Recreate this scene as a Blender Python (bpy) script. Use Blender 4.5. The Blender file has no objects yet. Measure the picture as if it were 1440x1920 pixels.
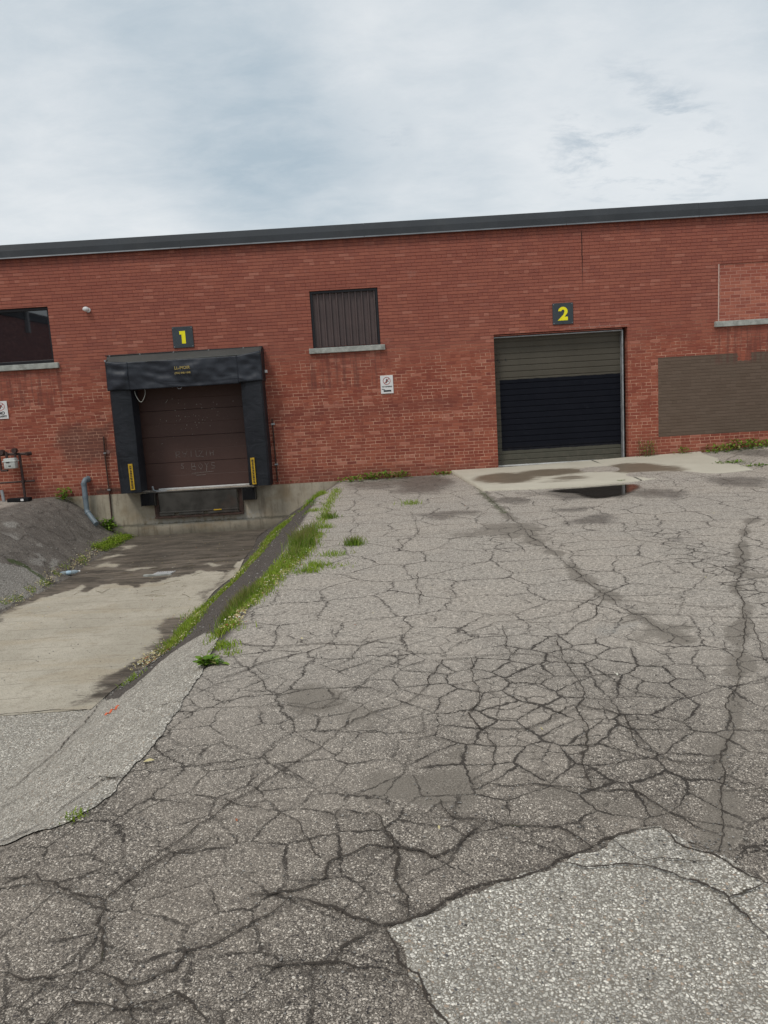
import bpy, bmesh, math, random
import numpy as np
from mathutils import Vector, Matrix, geometry, noise as mnoise
random.seed(7); rng = np.random.default_rng(7)
S = bpy.context.scene
COL = S.collection
R = math.radians

# ---------------------------------------------------------------- camera
YAW, PITCH, ROLL, FPX, DIST, EYE = -0.0044562, 0.15138, -0.05957793, 1443.0, 16.4, 1.77
cy, sy, cp, sp, cr, sr = math.cos(YAW), math.sin(YAW), math.cos(PITCH), math.sin(PITCH), math.cos(ROLL), math.sin(ROLL)
fwd = Vector((sy*cp, cy*cp, -sp)); r0 = Vector((cy, -sy, 0)); u0 = r0.cross(fwd)
rt = cr*r0 + sr*u0; up = -sr*r0 + cr*u0
cam = bpy.data.cameras.new('camera'); co = bpy.data.objects.new('camera', cam); COL.objects.link(co)
cam.sensor_fit = 'VERTICAL'; cam.sensor_height = 24.0; cam.lens = 24.0*FPX/1920.0
cam.clip_start = 0.05; cam.clip_end = 2000
co.matrix_world = Matrix(((rt.x, up.x, -fwd.x, 0), (rt.y, up.y, -fwd.y, -DIST), (rt.z, up.z, -fwd.z, EYE), (0, 0, 0, 1)))
S.camera = co
S.render.resolution_x = 768; S.render.resolution_y = 1024
S.view_settings.view_transform = 'Standard'; S.view_settings.look = 'None'
S.view_settings.gamma = 1.0; S.view_settings.exposure = 0.0

def ray(px, py):
    d = fwd*FPX + rt*(px-720) - up*(py-960); return d.normalized()

# ---------------------------------------------------------------- node helper
class NT:
    def __init__(s, tree): s.t = tree; s.flat = False; tree.nodes.clear()
    def n(s, typ, ins=None, **kw):
        nd = s.t.nodes.new(typ)
        for k, v in kw.items(): setattr(nd, k, v)
        for k, v in (ins or {}).items():
            sock = nd.inputs[k]
            if isinstance(v, bpy.types.NodeSocket): s.t.links.new(v, sock)
            else: sock.default_value = v
        return nd
    def m(s, op, a, b=0.0, c=0.0, clamp=False):
        return s.n('ShaderNodeMath', {0: a, 1: b, 2: c}, operation=op, use_clamp=clamp).outputs[0]
    def v(s, op, a, b=(0, 0, 0)):
        nd = s.n('ShaderNodeVectorMath', {0: a, 1: b}, operation=op)
        return nd.outputs['Value'] if op in ('LENGTH', 'DOT_PRODUCT', 'DISTANCE') else nd.outputs[0]
    def scale(s, a, k):
        nd = s.n('ShaderNodeVectorMath', {0: a}, operation='SCALE'); 
        if isinstance(k, bpy.types.NodeSocket): s.t.links.new(k, nd.inputs['Scale'])
        else: nd.inputs['Scale'].default_value = k
        return nd.outputs[0]
    def mix(s, f, a, b, mode='MIX'):
        nd = s.n('ShaderNodeMix', data_type='RGBA', blend_type=mode, clamp_factor=True)
        for i, v in ((0, f), (6, a), (7, b)):
            if isinstance(v, bpy.types.NodeSocket): s.t.links.new(v, nd.inputs[i])
            else: nd.inputs[i].default_value = v if i == 0 else (tuple(v)+(1,))[:4]
        return nd.outputs[2]
    def mr(s, v, a, b, c=0.0, d=1.0, smooth=True):
        return s.n('ShaderNodeMapRange', {0: v, 1: a, 2: b, 3: c, 4: d}, interpolation_type='SMOOTHSTEP' if smooth else 'LINEAR', clamp=True).outputs[0]
    def noise(s, vec, sc, det=3, rough=.55, dist=0.0):
        return s.n('ShaderNodeTexNoise', noise_dimensions='2D' if s.flat else '3D', ins={'Vector': vec, 'Scale': sc, 'Detail': det, 'Roughness': rough, 'Distortion': dist})
    def vor(s, vec, sc, feature='F1', rnd=1.0, dim='3D'):
        if s.flat: dim = '2D'
        return s.n('ShaderNodeTexVoronoi', {'Vector': vec, 'Scale': sc, 'Randomness': rnd}, feature=feature, voronoi_dimensions=dim)
    def attr(s, name): return s.n('ShaderNodeAttribute', attribute_name=name).outputs['Fac']
    def xyz(s, vec):
        o = s.n('ShaderNodeSeparateXYZ', {0: vec}).outputs; return o[0], o[1], o[2]
    def comb(s, x, y, z): return s.n('ShaderNodeCombineXYZ', {0: x, 1: y, 2: z}).outputs[0]
    def pos(s): return s.n('ShaderNodeNewGeometry').outputs['Position']
    def bump(s, h, strength=.3, dist=.01, nrm=None):
        ins = {'Height': h, 'Strength': strength, 'Distance': dist}
        if nrm: ins['Normal'] = nrm
        return s.n('ShaderNodeBump', ins).outputs[0]
    def out(s, col, rough=.8, normal=None, metal=0.0, spec=.3, alpha=None, **kw):
        ins = {'Base Color': col if isinstance(col, bpy.types.NodeSocket) else tuple(col)+(1,), 'Roughness': rough, 'Metallic': metal, 'Specular IOR Level': spec}
        if normal: ins['Normal'] = normal
        if alpha is not None: ins['Alpha'] = alpha
        ins.update(kw)
        b = s.n('ShaderNodeBsdfPrincipled', ins)
        o = s.n('ShaderNodeOutputMaterial', {'Surface': b.outputs[0]}); return b
def newmat(name):
    m = bpy.data.materials.new(name); m.use_nodes = True; return m, NT(m.node_tree)

# ---------------------------------------------------------------- sky and sun
SUN_EL, SUN_AZ = 56.0, 218.0
w = bpy.data.worlds.new('World'); S.world = w; w.use_nodes = True
t = NT(w.node_tree)
sky = t.n('ShaderNodeTexSky', sky_type='NISHITA', sun_disc=False, sun_elevation=R(SUN_EL), sun_rotation=R(SUN_AZ), air_density=1.0, dust_density=2.5, ozone_density=1.2)
g = t.n('ShaderNodeTexCoord').outputs['Generated']
dx, dy, dz = t.xyz(g)
zc = t.m('ADD', t.m('MAXIMUM', dz, 0.0), .22)
pl = t.comb(t.m('DIVIDE', dx, zc), t.m('DIVIDE', dy, zc), 0.0)
big = t.noise(pl, 1.15, 4, .5, .4).outputs[0]
big2 = t.noise(t.v('ADD', pl, (7.3, 2.2, 0)), 2.6, 5, .55, .5).outputs[0]
fine = t.noise(t.v('MULTIPLY', pl, (1.0, 1.5, 1.0)), 5.0, 7, .66, .25).outputs[0]
def blob(px, py, width):
    d = ray(px, py); return t.mr(t.v('DOT_PRODUCT', g, tuple(d)), math.cos(width), 1.0)
field = t.m('ADD', t.m('MULTIPLY', t.m('SUBTRACT', big, .5), .9), t.m('MULTIPLY', t.m('SUBTRACT', big2, .5), .55))
field = t.m('ADD', t.m('ADD', field, .54), t.m('MULTIPLY', t.m('SUBTRACT', fine, .5), .60))
for (px, py, wd, k) in ((300, 30, .22, -.15), (420, 160, .17, -.25), (500, 300, .15, -.24), (560, 390, .12, -.12), (900, 130, .22, .14), (1180, 250, .20, .38), (1350, 330, .16, .14), (60, 330, .28, .12),
                        (1340, 90, .16, -.16), (200, 420, .2, .1), (850, 390, .16, -.06), (1050, 20, .14, -.14), (620, 90, .1, .1)):
    field = t.m('ADD', field, t.m('MULTIPLY', blob(px, py, wd), k))
wis = t.m('ADD', t.m('ADD', t.m('MULTIPLY', blob(1160, 260, .11), 1.0), t.m('MULTIPLY', blob(700, 268, .065), .8)), t.m('MULTIPLY', blob(1290, 300, .09), .7))
wis = t.m('MULTIPLY', wis, t.mr(fine, .46, .72))
c1 = t.mix(t.mr(field, -.05, .95, smooth=False), (.44, .535, .61), (.79, .825, .85))
c1 = t.mix(t.m('MULTIPLY', wis, .8), c1, (.38, .47, .55))
c1 = t.mix(t.mr(fine, .35, .75, 0, .10), c1, (.86, .88, .90))
c1 = t.mix(t.mr(dz, .0, .30, .35, 0), c1, (.72, .79, .82))
c1 = t.scale(c1, 10.2)
cm = t.mix(.94, sky.outputs[0], c1)
bg = t.n('ShaderNodeBackground', {'Color': cm, 'Strength': .1})
t.n('ShaderNodeOutputWorld', {'Surface': bg.outputs[0]})
sl = bpy.data.lights.new('sun', 'SUN'); so = bpy.data.objects.new('sun', sl); COL.objects.link(so)
sl.energy = 1.5; sl.angle = R(14); sl.color = (1, .96, .9)
az = R(SUN_AZ)
sd = Vector((math.sin(az)*math.cos(R(SUN_EL)), math.cos(az)*math.cos(R(SUN_EL)), math.sin(R(SUN_EL))))
so.rotation_euler = sd.to_track_quat('Z', 'Y').to_euler()

# ---------------------------------------------------------------- terrain shape
def sm(x): x = np.clip(x, 0, 1); return x*x*(3-2*x)
def crest(y): return np.interp(y, [-30, -16.4, -13.4, -12.9, -10, -2.5, 0], [-3.4, -2.1, -1.62, -1.37, -1.27, -1.26, -.95])
def floorz(y): return np.interp(y, [-40, -20, -16.8, -11.8, -9.8, -8, -6.5, -5, -3, 0], [0, 0, -.25, -.63, -.78, -.9, -.97, -1.0, -.99, -.95])
def toe(y): return -2.60 + .05*np.sin(y*1.3) + .03*np.sin(y*2.9+1)
def toel(y): return -5.48 + .05*np.sin(y*1.7+2)
def H(x, y):
    x = np.asarray(x, float); y = np.asarray(y, float)
    fr = floorz(y)
    a = (x-toe(y))/(crest(y)-toe(y)); b = (toel(y)-x)/(1.62 + 0*x)
    def prof(q): return np.where(q <= 0, 0, np.where(q >= 1.12, 1, np.clip(q, 0, 1)*.92 + .08*sm(q/1.12)))
    bb = np.clip(b, 0, 1); wl_ = sm((y+3.0)/2.2); pl_ = np.where(b <= 0, 0, (1-wl_)*(.6*np.sin(bb*math.pi/2)+.4*sm(bb))+wl_*sm(bb)**1.12)
    s_ = np.maximum(prof(a), pl_)
    z = fr*(1-s_)
    z = np.where(y > .04, 0, z)
    zr = np.interp(x, [1, 5.45, 6.6, 8.2, 14, 40], [0, .12, .135, .23, .4, .4])*sm((y+5.5)/5.2)
    lump = (.020*np.sin(x*5+y*3.1)*np.sin(y*4.3-x*2)+.008*np.sin(x*13+y*7)*np.sin(y*11))*np.where(y > .04, 0, 1)
    z = z + lump*np.clip(b*3, 0, 1)*np.clip((1.6-b)*2, 0, 1) + .7*lump*np.clip(a*3, 0, 1)*np.clip((1.05-a)*4, 0, 1)
    und = .010*np.sin(x*.9+1)*np.sin(y*.7) + .006*np.sin(x*2.3+y*1.1) + .004*np.sin(y*3.1-x*1.7)
    pud = np.exp(-(((x-3.7)/1.3)**2 + ((y+3.7)/.8)**2)**2)
    und = und*(1-pud)*np.clip((y+18)/3+1, .3, 1)*np.where(np.abs(y) < .3, .3, 1)
    return z + zr*(1-pud*.9) + und
def spot(px, py, dz=0.0):
    "point of the ground seen at a place in the photograph"
    d = ray(px, py); ts = np.linspace(1.5, 60, 6000)
    X = d.x*ts; Y = -DIST + d.y*ts; Z = EYE + d.z*ts
    k = np.where(Z < H(X, Y)+dz)[0]
    if len(k) == 0: k = [5999]
    k = k[0]; return float(X[k]), float(Y[k])

# ---------------------------------------------------------------- mesh helpers
def tag(o, label=None, cat=None, group=None, kind=None):
    if label: o['label'] = label
    if cat: o['category'] = cat
    if group: o['group'] = group
    if kind: o['kind'] = kind
    return o
def link(name, me, mat=None, parent=None, smooth=False):
    o = bpy.data.objects.new(name, me); COL.objects.link(o)
    if mat:
        for mm in (mat if isinstance(mat, (list, tuple)) else [mat]): me.materials.append(mm)
    if parent: o.parent = parent; o.matrix_parent_inverse = parent.matrix_basis.inverted()
    if smooth: me.polygons.foreach_set('use_smooth', [True]*len(me.polygons))
    return o
def thing(name, label, cat, loc=(0, 0, 0), group=None):
    o = bpy.data.objects.new(name, None); COL.objects.link(o); o.location = loc; o.empty_display_size = .1
    return tag(o, label, cat, group)
class MB:
    def __init__(s): s.v = []; s.f = []; s.mi = []; s.pc = []
    def add(s, vs, fs, mi=0):
        s.pc.append((len(s.v), len(s.f))); n = len(s.v); s.v += [tuple(p) for p in vs]; s.f += [tuple(i+n for i in f) for f in fs]; s.mi += [mi]*len(fs); return s
    def box(s, x0, x1, y0, y1, z0, z1, b=0.0, mi=0):
        if b <= 0:
            vs = [(x, y, z) for x in (x0, x1) for y in (y0, y1) for z in (z0, z1)]
            return s.add(vs, [(0, 1, 3, 2), (4, 6, 7, 5), (0, 4, 5, 1), (2, 3, 7, 6), (0, 2, 6, 4), (1, 5, 7, 3)], mi)
        bm = bmesh.new(); bmesh.ops.create_cube(bm, size=1)
        for v in bm.verts: v.co = Vector((x0+(v.co.x+.5)*(x1-x0), y0+(v.co.y+.5)*(y1-y0), z0+(v.co.z+.5)*(z1-z0)))
        bmesh.ops.bevel(bm, geom=bm.edges[:], offset=b, segments=2, affect='EDGES', profile=.5)
        bm.verts.index_update(); s.add([v.co for v in bm.verts], [[v.index for v in f.verts] for f in bm.faces], mi); bm.free(); return s
    def tube(s, pts, r, n=10, cap=True, mi=0):
        pts = [Vector(p) for p in pts]; rs = r if isinstance(r, (list, tuple)) else [r]*len(pts)
        s.pc.append((len(s.v), len(s.f))); base = len(s.v); a = None
        for i, p in enumerate(pts):
            d = (pts[min(i+1, len(pts)-1)]-pts[max(i-1, 0)]).normalized()
            if a is None:
                a = d.orthogonal().normalized()
            a = (a - d*a.dot(d)).normalized(); b = d.cross(a)
            for k in range(n):
                q = 2*math.pi*k/n; s.v.append(tuple(p + (a*math.cos(q)+b*math.sin(q))*rs[i]))
        for i in range(len(pts)-1):
            for k in range(n):
                s.f.append((base+i*n+k, base+i*n+(k+1) % n, base+(i+1)*n+(k+1) % n, base+(i+1)*n+k)); s.mi.append(mi)
        if cap:
            s.f.append(tuple(base+k for k in range(n-1, -1, -1))); s.mi.append(mi)
            s.f.append(tuple(base+(len(pts)-1)*n+k for k in range(n))); s.mi.append(mi)
        return s
    def prism_x(s, prof, x0, x1, mi=0):   # prof: list of (y,z), counter-clockwise
        n = len(prof); vs = [(x0, y, z) for y, z in prof]+[(x1, y, z) for y, z in prof]
        return s.add(vs, [(i, (i+1) % n, (i+1) % n+n, i+n) for i in range(n)]+[tuple(range(n-1, -1, -1)), tuple(range(n, 2*n))], mi)
    def prism_y(s, poly, y0, y1, mi=0):   # poly in (x,z)
        n = len(poly); vs = [(x, y0, z) for x, z in poly]+[(x, y1, z) for x, z in poly]
        return s.add(vs, [((i+1) % n, i, i+n, (i+1) % n+n) for i in range(n)]+[tuple(range(n)), tuple(range(2*n-1, n-1, -1))], mi)
    def each(s, name, mat, parent, smooth=False):      # every piece a mesh of its own
        r = []
        for i, (v0, f0) in enumerate(s.pc):
            v1, f1 = s.pc[i+1] if i+1 < len(s.pc) else (len(s.v), len(s.f)); q = MB()
            q.v = s.v[v0:v1]; q.f = [tuple(k-v0 for k in f) for f in s.f[f0:f1]]; q.mi = [0]*len(q.f); r.append(q.build(name, mat, parent, smooth))
        return r
    def build(s, name, mat, parent=None, smooth=False, fix=True):
        me = bpy.data.meshes.new(name); me.from_pydata(s.v, [], s.f); me.update()
        o = link(name, me, mat, parent)
        if any(s.mi): me.polygons.foreach_set('material_index', s.mi)
        if fix:
            bm = bmesh.new(); bm.from_mesh(me); bmesh.ops.recalc_face_normals(bm, faces=bm.faces[:]); bm.to_mesh(me); bm.free()
        if smooth:
            me.polygons.foreach_set('use_smooth', [True]*len(me.polygons))
            try: me.set_sharp_from_angle(angle=R(40))
            except Exception: pass
        return o
def text_mesh(body, size, thick=.001, bold=.0, align='CENTER'):
    c = bpy.data.curves.new('txt', 'FONT'); c.body = body; c.size = size; c.extrude = thick; c.offset = bold; c.align_x = align; c.align_y = 'CENTER'
    c.resolution_u = 3
    o = bpy.data.objects.new('txt', c); COL.objects.link(o); bpy.context.view_layer.update()
    me = bpy.data.meshes.new_from_object(o.evaluated_get(bpy.context.evaluated_depsgraph_get()))
    bpy.data.objects.remove(o); return me
def wall_text(body, x, z, y, size, mat, parent, name='lettering', bold=0., sx=1., rot=0.):
    me = text_mesh(body, size, .0012, bold)
    me.transform(Matrix.Translation((x, y, z)) @ Matrix.Rotation(rot, 4, 'Y') @ Matrix.Rotation(math.pi/2, 4, 'X') @ Matrix.Diagonal((sx, 1, 1, 1)))
    return link(name, me, mat, parent)

# ---------------------------------------------------------------- simple materials
def plain(name, col, rough=.6, metal=0., nscale=12., var=.15, bump=.0, spec=.4, dirt=None):
    m, t = newmat(name); p = t.pos()
    n1 = t.noise(p, nscale, 5, .6).outputs[0]
    c = t.mix(t.mr(n1, .3, .7), [x*(1-var) for x in col], [x*(1+var) for x in col])
    if dirt: c = t.mix(t.m('MULTIPLY', t.mr(t.noise(p, nscale*.35, 6, .7).outputs[0], .52, .7), dirt[3]), c, dirt[:3])
    nb = t.bump(t.noise(p, nscale*6, 4).outputs[0], bump, .004) if bump else None
    t.out(c, t.mr(n1, .2, .8, rough*.85, min(1, rough*1.15)), nb, metal, spec); return m
M = {}
M['fascia'] = plain('fascia_metal', (.052, .057, .063), .7, .0, 1.3, .14, 0, .2, (.10, .10, .10, .25))
M['drip'] = plain('drip_metal', (.16, .17, .18), .4, .3, 3)
M['dark_frame'] = plain('window_frame', (.012, .013, .016), .4, 0, 5)
M['sillc'] = plain('sill_stone', (.36, .37, .34), .85, 0, 9, .22, .25, .2, (.16, .15, .13, .7))
M['vent'] = plain('brown_metal', (.085, .060, .057), .5, 0, 2.2, .12, 0, .4, (.05, .04, .04, .4))
M['black_rubber'] = plain('rubber', (.010, .010, .011), .8, 0, 20, .4, .5, .25)
M['steel_dark'] = plain('dark_steel', (.062, .057, .050), .55, .1, 4, .3, .15, .4, (.09, .055, .04, .5))
M['steel_rust'] = plain('rusty_steel', (.062, .036, .028), .75, 0, 14, .4, .4, .3, (.035, .028, .025, .6))
M['yellow'] = plain('yellow_paint', (.55, .34, .02), .55, 0, 18, .12, 0, .35, (.22, .14, .03, .6))
M['yellow2'] = plain('yellow_vinyl', (.90, .80, .01), .5, 0, 18, .05)
M['gold_ink'] = plain('faded_gold_ink', (.32, .24, .08), .7, 0, 90, .5)
M['black_ink'] = plain('black_ink', (.02, .02, .02), .6)
M['red_ink'] = plain('red_ink', (.36, .05, .04), .6)
M['sign_grey'] = plain('sign_grey', (.040, .052, .060), .5, 0, 4, .12)
M['sign_white'] = plain('sign_white', (.72, .71, .70), .5, 0, 10, .06, 0, .4, (.5, .46, .42, .4))
M['white_metal'] = plain('white_weather_strip', (.60, .60, .58), .5, 0, 6, .12, 0, .4, (.3, .27, .24, .5))
M['galv'] = plain('galvanised', (.34, .35, .36), .45, .4, 8, .2)
M['pipe_grey'] = plain('grey_plastic_pipe', (.15, .185, .21), .45, 0, 7, .12, 0, .4, (.1, .1, .09, .4))
M['meter'] = plain('meter_enamel', (.52, .54, .51), .5, 0, 20, .1, 0, .4, (.25, .2, .17, .5))
M['meter_pipe'] = plain('brown_painted_pipe', (.055, .034, .030), .6, 0, 12, .3, .2, .35)
M['rope'] = plain('pale_cord', (.42, .42, .38), .8)
M['chalk'] = plain('scratch_paint', (.26, .23, .21), .9, 0, 60, .4)
M['scuff'] = plain('pale_scuff', (.34, .30, .26), .9, 0, 60, .4)

# brick -----------------------------------------------------------
def brick_mat(name, tone=(.305, .089, .058), mode='main'):
    m, t = newmat(name); p = t.pos(); x, y, z = t.xyz(p)
    wob = t.m('MULTIPLY', t.m('SUBTRACT', t.noise(p, 2.0, 2).outputs[0], .5), .012)
    zz = t.m('ADD', z, wob)
    v = t.m('DIVIDE', zz, .0677); row = t.m('FLOOR', v); fv = t.m('FRACT', v)
    rr = t.n('ShaderNodeTexWhiteNoise', {'W': row}, noise_dimensions='1D').outputs['Value']
    hdr = t.m('LESS_THAN', t.m('MODULO', t.m('ADD', row, 600.0), 6.0), .5)
    bw = t.m('SUBTRACT', .2096, t.m('MULTIPLY', hdr, .1048))
    off = t.m('ADD', t.m('MULTIPLY', t.m('MODULO', t.m('ADD', row, 600.0), 2.0), .1048), t.m('MULTIPLY', rr, .045))
    u = t.m('DIVIDE', t.m('ADD', t.m('ADD', t.m('ADD', x, y), off), 200.0), bw)
    cu = t.m('FLOOR', u); fu = t.m('FRACT', u)
    rnd = t.n('ShaderNodeTexWhiteNoise', {'Vector': t.comb(cu, row, 0.)}, noise_dimensions='2D')
    rv = rnd.outputs['Value']; rc = t.xyz(rnd.outputs['Color'])
    jn = t.noise(p, 22, 3, .6).outputs[0]
    jw = t.m('MULTIPLY', t.m('ADD', jn, .45), .010)                       # joint width in metres
    dh = t.m('MULTIPLY', t.m('SUBTRACT', .5, t.m('ABSOLUTE', t.m('SUBTRACT', fv, .5))), .0677)
    dv = t.m('MULTIPLY', t.m('SUBTRACT', .5, t.m('ABSOLUTE', t.m('SUBTRACT', fu, .5))), bw)
    jh = t.m('SUBTRACT', 1., t.mr(dh, t.m('MULTIPLY', jw, .40), t.m('MULTIPLY', jw, .75)))
    jv = t.m('SUBTRACT', 1., t.mr(dv, t.m('MULTIPLY', jw, .40), t.m('MULTIPLY', jw, .75)))
    joint = t.m('MAXIMUM', jh, jv)
    # brick colour
    T = tone
    c = t.mix(rv, [T[0]*.70, T[1]*.62, T[2]*.68], [T[0]*1.22, T[1]*1.35, T[2]*1.3])
    c = t.mix(t.m('MULTIPLY', t.m('GREATER_THAN', rc[0], .945), .6), c, (.50, .22, .16))        # pale bricks
    c = t.mix(t.m('MULTIPLY', t.m('GREATER_THAN', rc[1], .92), .5), c, (.17, .045, .04))         # dark bricks
    c = t.mix(t.mr(t.noise(p, 55, 5, .7).outputs[0], .35, .75, 0, .35), c, [T[0]*1.25, T[1]*1.6, T[2]*1.6])
    big = t.noise(p, .55, 4, .6).outputs[0]
    c = t.mix(t.mr(big, .35, .7, 0, .45), c, [T[0]*.9, T[1]*.75, T[2]*.7])
    st = t.noise(t.v('MULTIPLY', p, (4.5, 4.5, .35)), 1.4, 5, .65).outputs[0]
    c = t.mix(t.mr(st, .5, .75, 0, .35), c, [T[0]*.62, T[1]*.75, T[2]*.85])
    hz_ = t.noise(t.v('MULTIPLY', p, (.35, .35, 5.5)), 1.0, 4, .6).outputs[0]
    c = t.mix(t.mr(hz_, .50, .70, 0, .45), c, [T[0]*.66, T[1]*.62, T[2]*.66]); c = t.mix(t.mr(hz_, .46, .30, 0, .30), c, [T[0]*1.25, T[1]*1.35, T[2]*1.2])
    if mode == 'main':
        edge = t.m('ADD', z, t.m('MULTIPLY', t.m('SUBTRACT', t.noise(p, .9, 4, .6).outputs[0], .5), 1.4))
        old = t.mr(edge, 2.1, 3.2)                                         # painted and weathered upper courses
        gapn = t.mr(t.noise(p, 3.5, 4, .6).outputs[0], .42, .60)
        mort = t.mix(t.mr(t.noise(p, 6, 3).outputs[0], .3, .7), (.44, .21, .145), (.62, .36, .25))
        mort = t.mix(t.m('MULTIPLY', gapn, t.mr(z, .3, 1.6, .3, .92)), mort, [T[0]*.85, T[1]*.9, T[2]*.9])
        mup = t.mix(t.m('MULTIPLY', jh, .85), c, (.085, .030, .025))  # shade lines of the recessed bed joints, put into the mortar colour
        mort = t.mix(old, mort, mup)
        c = t.mix(old, c, t.mix(.42, c, (.34, .135, .100)))
        c = t.mix(joint, c, mort)
        # smoke stain, patched hole
        def box(x0, x1, z0, z1, soft, am=1.0, nz=.25, ns=5):
            nn = t.m('MULTIPLY', t.m('SUBTRACT', t.noise(p, ns, 5, .65).outputs[0], .5), nz)
            a = t.m('MULTIPLY', t.mr(t.m('ADD', x, nn), x0-soft, x0+soft), t.mr(t.m('ADD', x, nn), x1+soft, x1-soft))
            b = t.m('MULTIPLY', t.mr(t.m('ADD', z, nn), z0-soft, z0+soft), t.mr(t.m('ADD', z, nn), z1+soft, z1-soft))
            return t.m('MULTIPLY', t.m('MULTIPLY', a, b), am)
        c = t.mix(t.m('MULTIPLY', box(-6.85, -5.75, .70, 1.50, .16, .62, .9, 3), t.m('SUBTRACT', 1., t.m('MULTIPLY', joint, .6))), c, (.105, .062, .050))
        c = t.mix(box(-6.2, -5.55, .02, .13, .03, .8, .2, 8), c, (.06, .04, .033))
        c = t.mix(box(-20, 20, -.2, .22, .12, .35, .5, 4), c, (.11, .05, .04))
        # brown painted-over rectangle
        paint = t.m('MULTIPLY', box(5.85, 12, .53, 2.19, .008, 1., .03, 9), t.m('SUBTRACT', 1., box(7.52, 7.80, 2.03, 2.4, .008, 1., .12, 14)))
        pc = t.mix(rv, (.125, .089, .066), (.148, .106, .080)); pc = t.mix(t.m('MULTIPLY', jh, .6), pc, (.070, .048, .036))
        pc = t.mix(t.mr(t.noise(p, 1.5, 5, .6).outputs[0], .4, .7, 0, .3), pc, (.155, .118, .092))
        c = t.mix(paint, c, pc)
        # vertical settlement crack
        cx = t.m('ABSOLUTE', t.m('SUBTRACT', t.m('SUBTRACT', x, 4.30), t.m('MULTIPLY', t.m('SUBTRACT', t.noise(p, 9, 3).outputs[0], .5), .03)))
        ck = t.m('MULTIPLY', t.mr(cx, .014, .005), t.m('MULTIPLY', t.mr(z, 3.45, 4.4), t.mr(z, 4.86, 4.78)))
        c = t.mix(ck, c, (.03, .016, .014))
        for (sx0, sx1, sz) in ((-1.5, .22, 2.69), (-9, -6.6, 2.71), (6.95, 9, 2.74)):
            dn = t.noise(t.v('MULTIPLY', p, (9, 9, .6)), 1.3, 4, .65).outputs[0]
            c = t.mix(t.m('MULTIPLY', box(sx0, sx1, sz-.75, sz, .06, .5, .1, 6), t.mr(dn, .45, .62)), c, (.13, .055, .045))
        c = t.mix(t.m('MULTIPLY', box(-2.5, 1.6, 1.34, 1.60, .08, .32, .3, 3), t.m('SUBTRACT', 1., t.m('MULTIPLY', joint, .7))), c, (.15, .05, .040))
        sa = t.noise(t.v('MULTIPLY', p, (1, 1, 1.6)), 1.9, 6, .7).outputs[0]; c = t.mix(t.mr(sa, .62, .76, 0, .38), c, (.46, .27, .22))
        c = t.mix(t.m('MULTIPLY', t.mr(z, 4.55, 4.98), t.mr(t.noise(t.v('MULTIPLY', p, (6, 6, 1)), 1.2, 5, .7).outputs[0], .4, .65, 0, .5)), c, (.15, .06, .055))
        # lighter repaired mortar over the right-hand door
        c = t.mix(t.m('MULTIPLY', box(3.9, 5.25, 2.88, 2.96, .02, .4, .1, 9), joint), c, (.6, .38, .32))
    elif mode == 'infill':
        c = t.mix(t.m('MULTIPLY', joint, .6), c, (.55, .31, .24))
    else:
        c = t.mix(t.m('MULTIPLY', joint, .6), c, (.30, .2, .17))
    hgt = t.m('ADD', t.m('MULTIPLY', t.m('SUBTRACT', 1., joint), 1.), t.m('ADD', t.m('MULTIPLY', rc[2], .35), t.m('MULTIPLY', t.noise(p, 90, 3).outputs[0], .25)))
    t.out(c, .9, t.bump(hgt, .6, .006), spec=.18); return m
M['brick'] = brick_mat('red_brick')
M['brick_infill'] = brick_mat('newer_brick', (.37, .120, .082), 'infill')
M['brick_far'] = brick_mat('plain_brick', (.30, .10, .08), 'far')

def conc_mat(name, col, kind='found'):
    m, t = newmat(name); p = t.pos(); x, y, z = t.xyz(p)
    n1 = t.noise(p, 1.6, 6, .65).outputs[0]; n2 = t.noise(p, 11, 5, .7).outputs[0]; n3 = t.noise(p, 80, 3, .6).outputs[0]
    c = t.mix(t.mr(n1, .3, .7), [q*.72 for q in col], [q*1.12 for q in col])
    c = t.mix(t.mr(n2, .5, .75, 0, .5), c, [col[0]*.55, col[1]*.52, col[2]*.48])
    c = t.mix(t.mr(n3, .55, .8, 0, .3), c, [q*1.3 for q in col])
    if kind == 'found':
        st = t.noise(t.v('MULTIPLY', p, (5, 5, .5)), 2.2, 5, .65).outputs[0]
        c = t.mix(t.mr(st, .50, .70, 0, .55), c, (.12, .092, .065))
        c = t.mix(t.m('MULTIPLY', t.mr(st, .30, .42, 1, 0), .35), c, (.36, .34, .30))
        c = t.mix(t.m('MULTIPLY', t.mr(t.noise(p, 1.1, 4).outputs[0], .5, .65), .55), c, (.24, .165, .085))       # rusty ochre
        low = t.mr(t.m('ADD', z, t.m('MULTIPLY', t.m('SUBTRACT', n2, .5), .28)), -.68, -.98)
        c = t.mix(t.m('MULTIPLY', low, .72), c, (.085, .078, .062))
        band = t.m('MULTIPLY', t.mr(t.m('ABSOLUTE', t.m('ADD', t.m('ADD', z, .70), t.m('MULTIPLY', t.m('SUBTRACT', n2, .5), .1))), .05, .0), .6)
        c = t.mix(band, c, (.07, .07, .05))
        pale = t.m('MULTIPLY', t.m('MULTIPLY', t.mr(t.m('ABSOLUTE', t.m('ADD', x, 4.0)), 1.6, .9), t.mr(t.m('ABSOLUTE', t.m('ADD', z, .62)), .16, .04)), t.mr(n2, .35, .6))
        c = t.mix(t.m('MULTIPLY', pale, .6), c, (.42, .42, .39))
    t.out(c, .9, t.bump(t.m('ADD', t.m('MULTIPLY', n2, .5), n3), .35, .006), spec=.2); return m
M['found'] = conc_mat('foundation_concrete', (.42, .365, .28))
M['roof'] = conc_mat('roof_membrane', (.18, .18, .18), 'plain')

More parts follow.
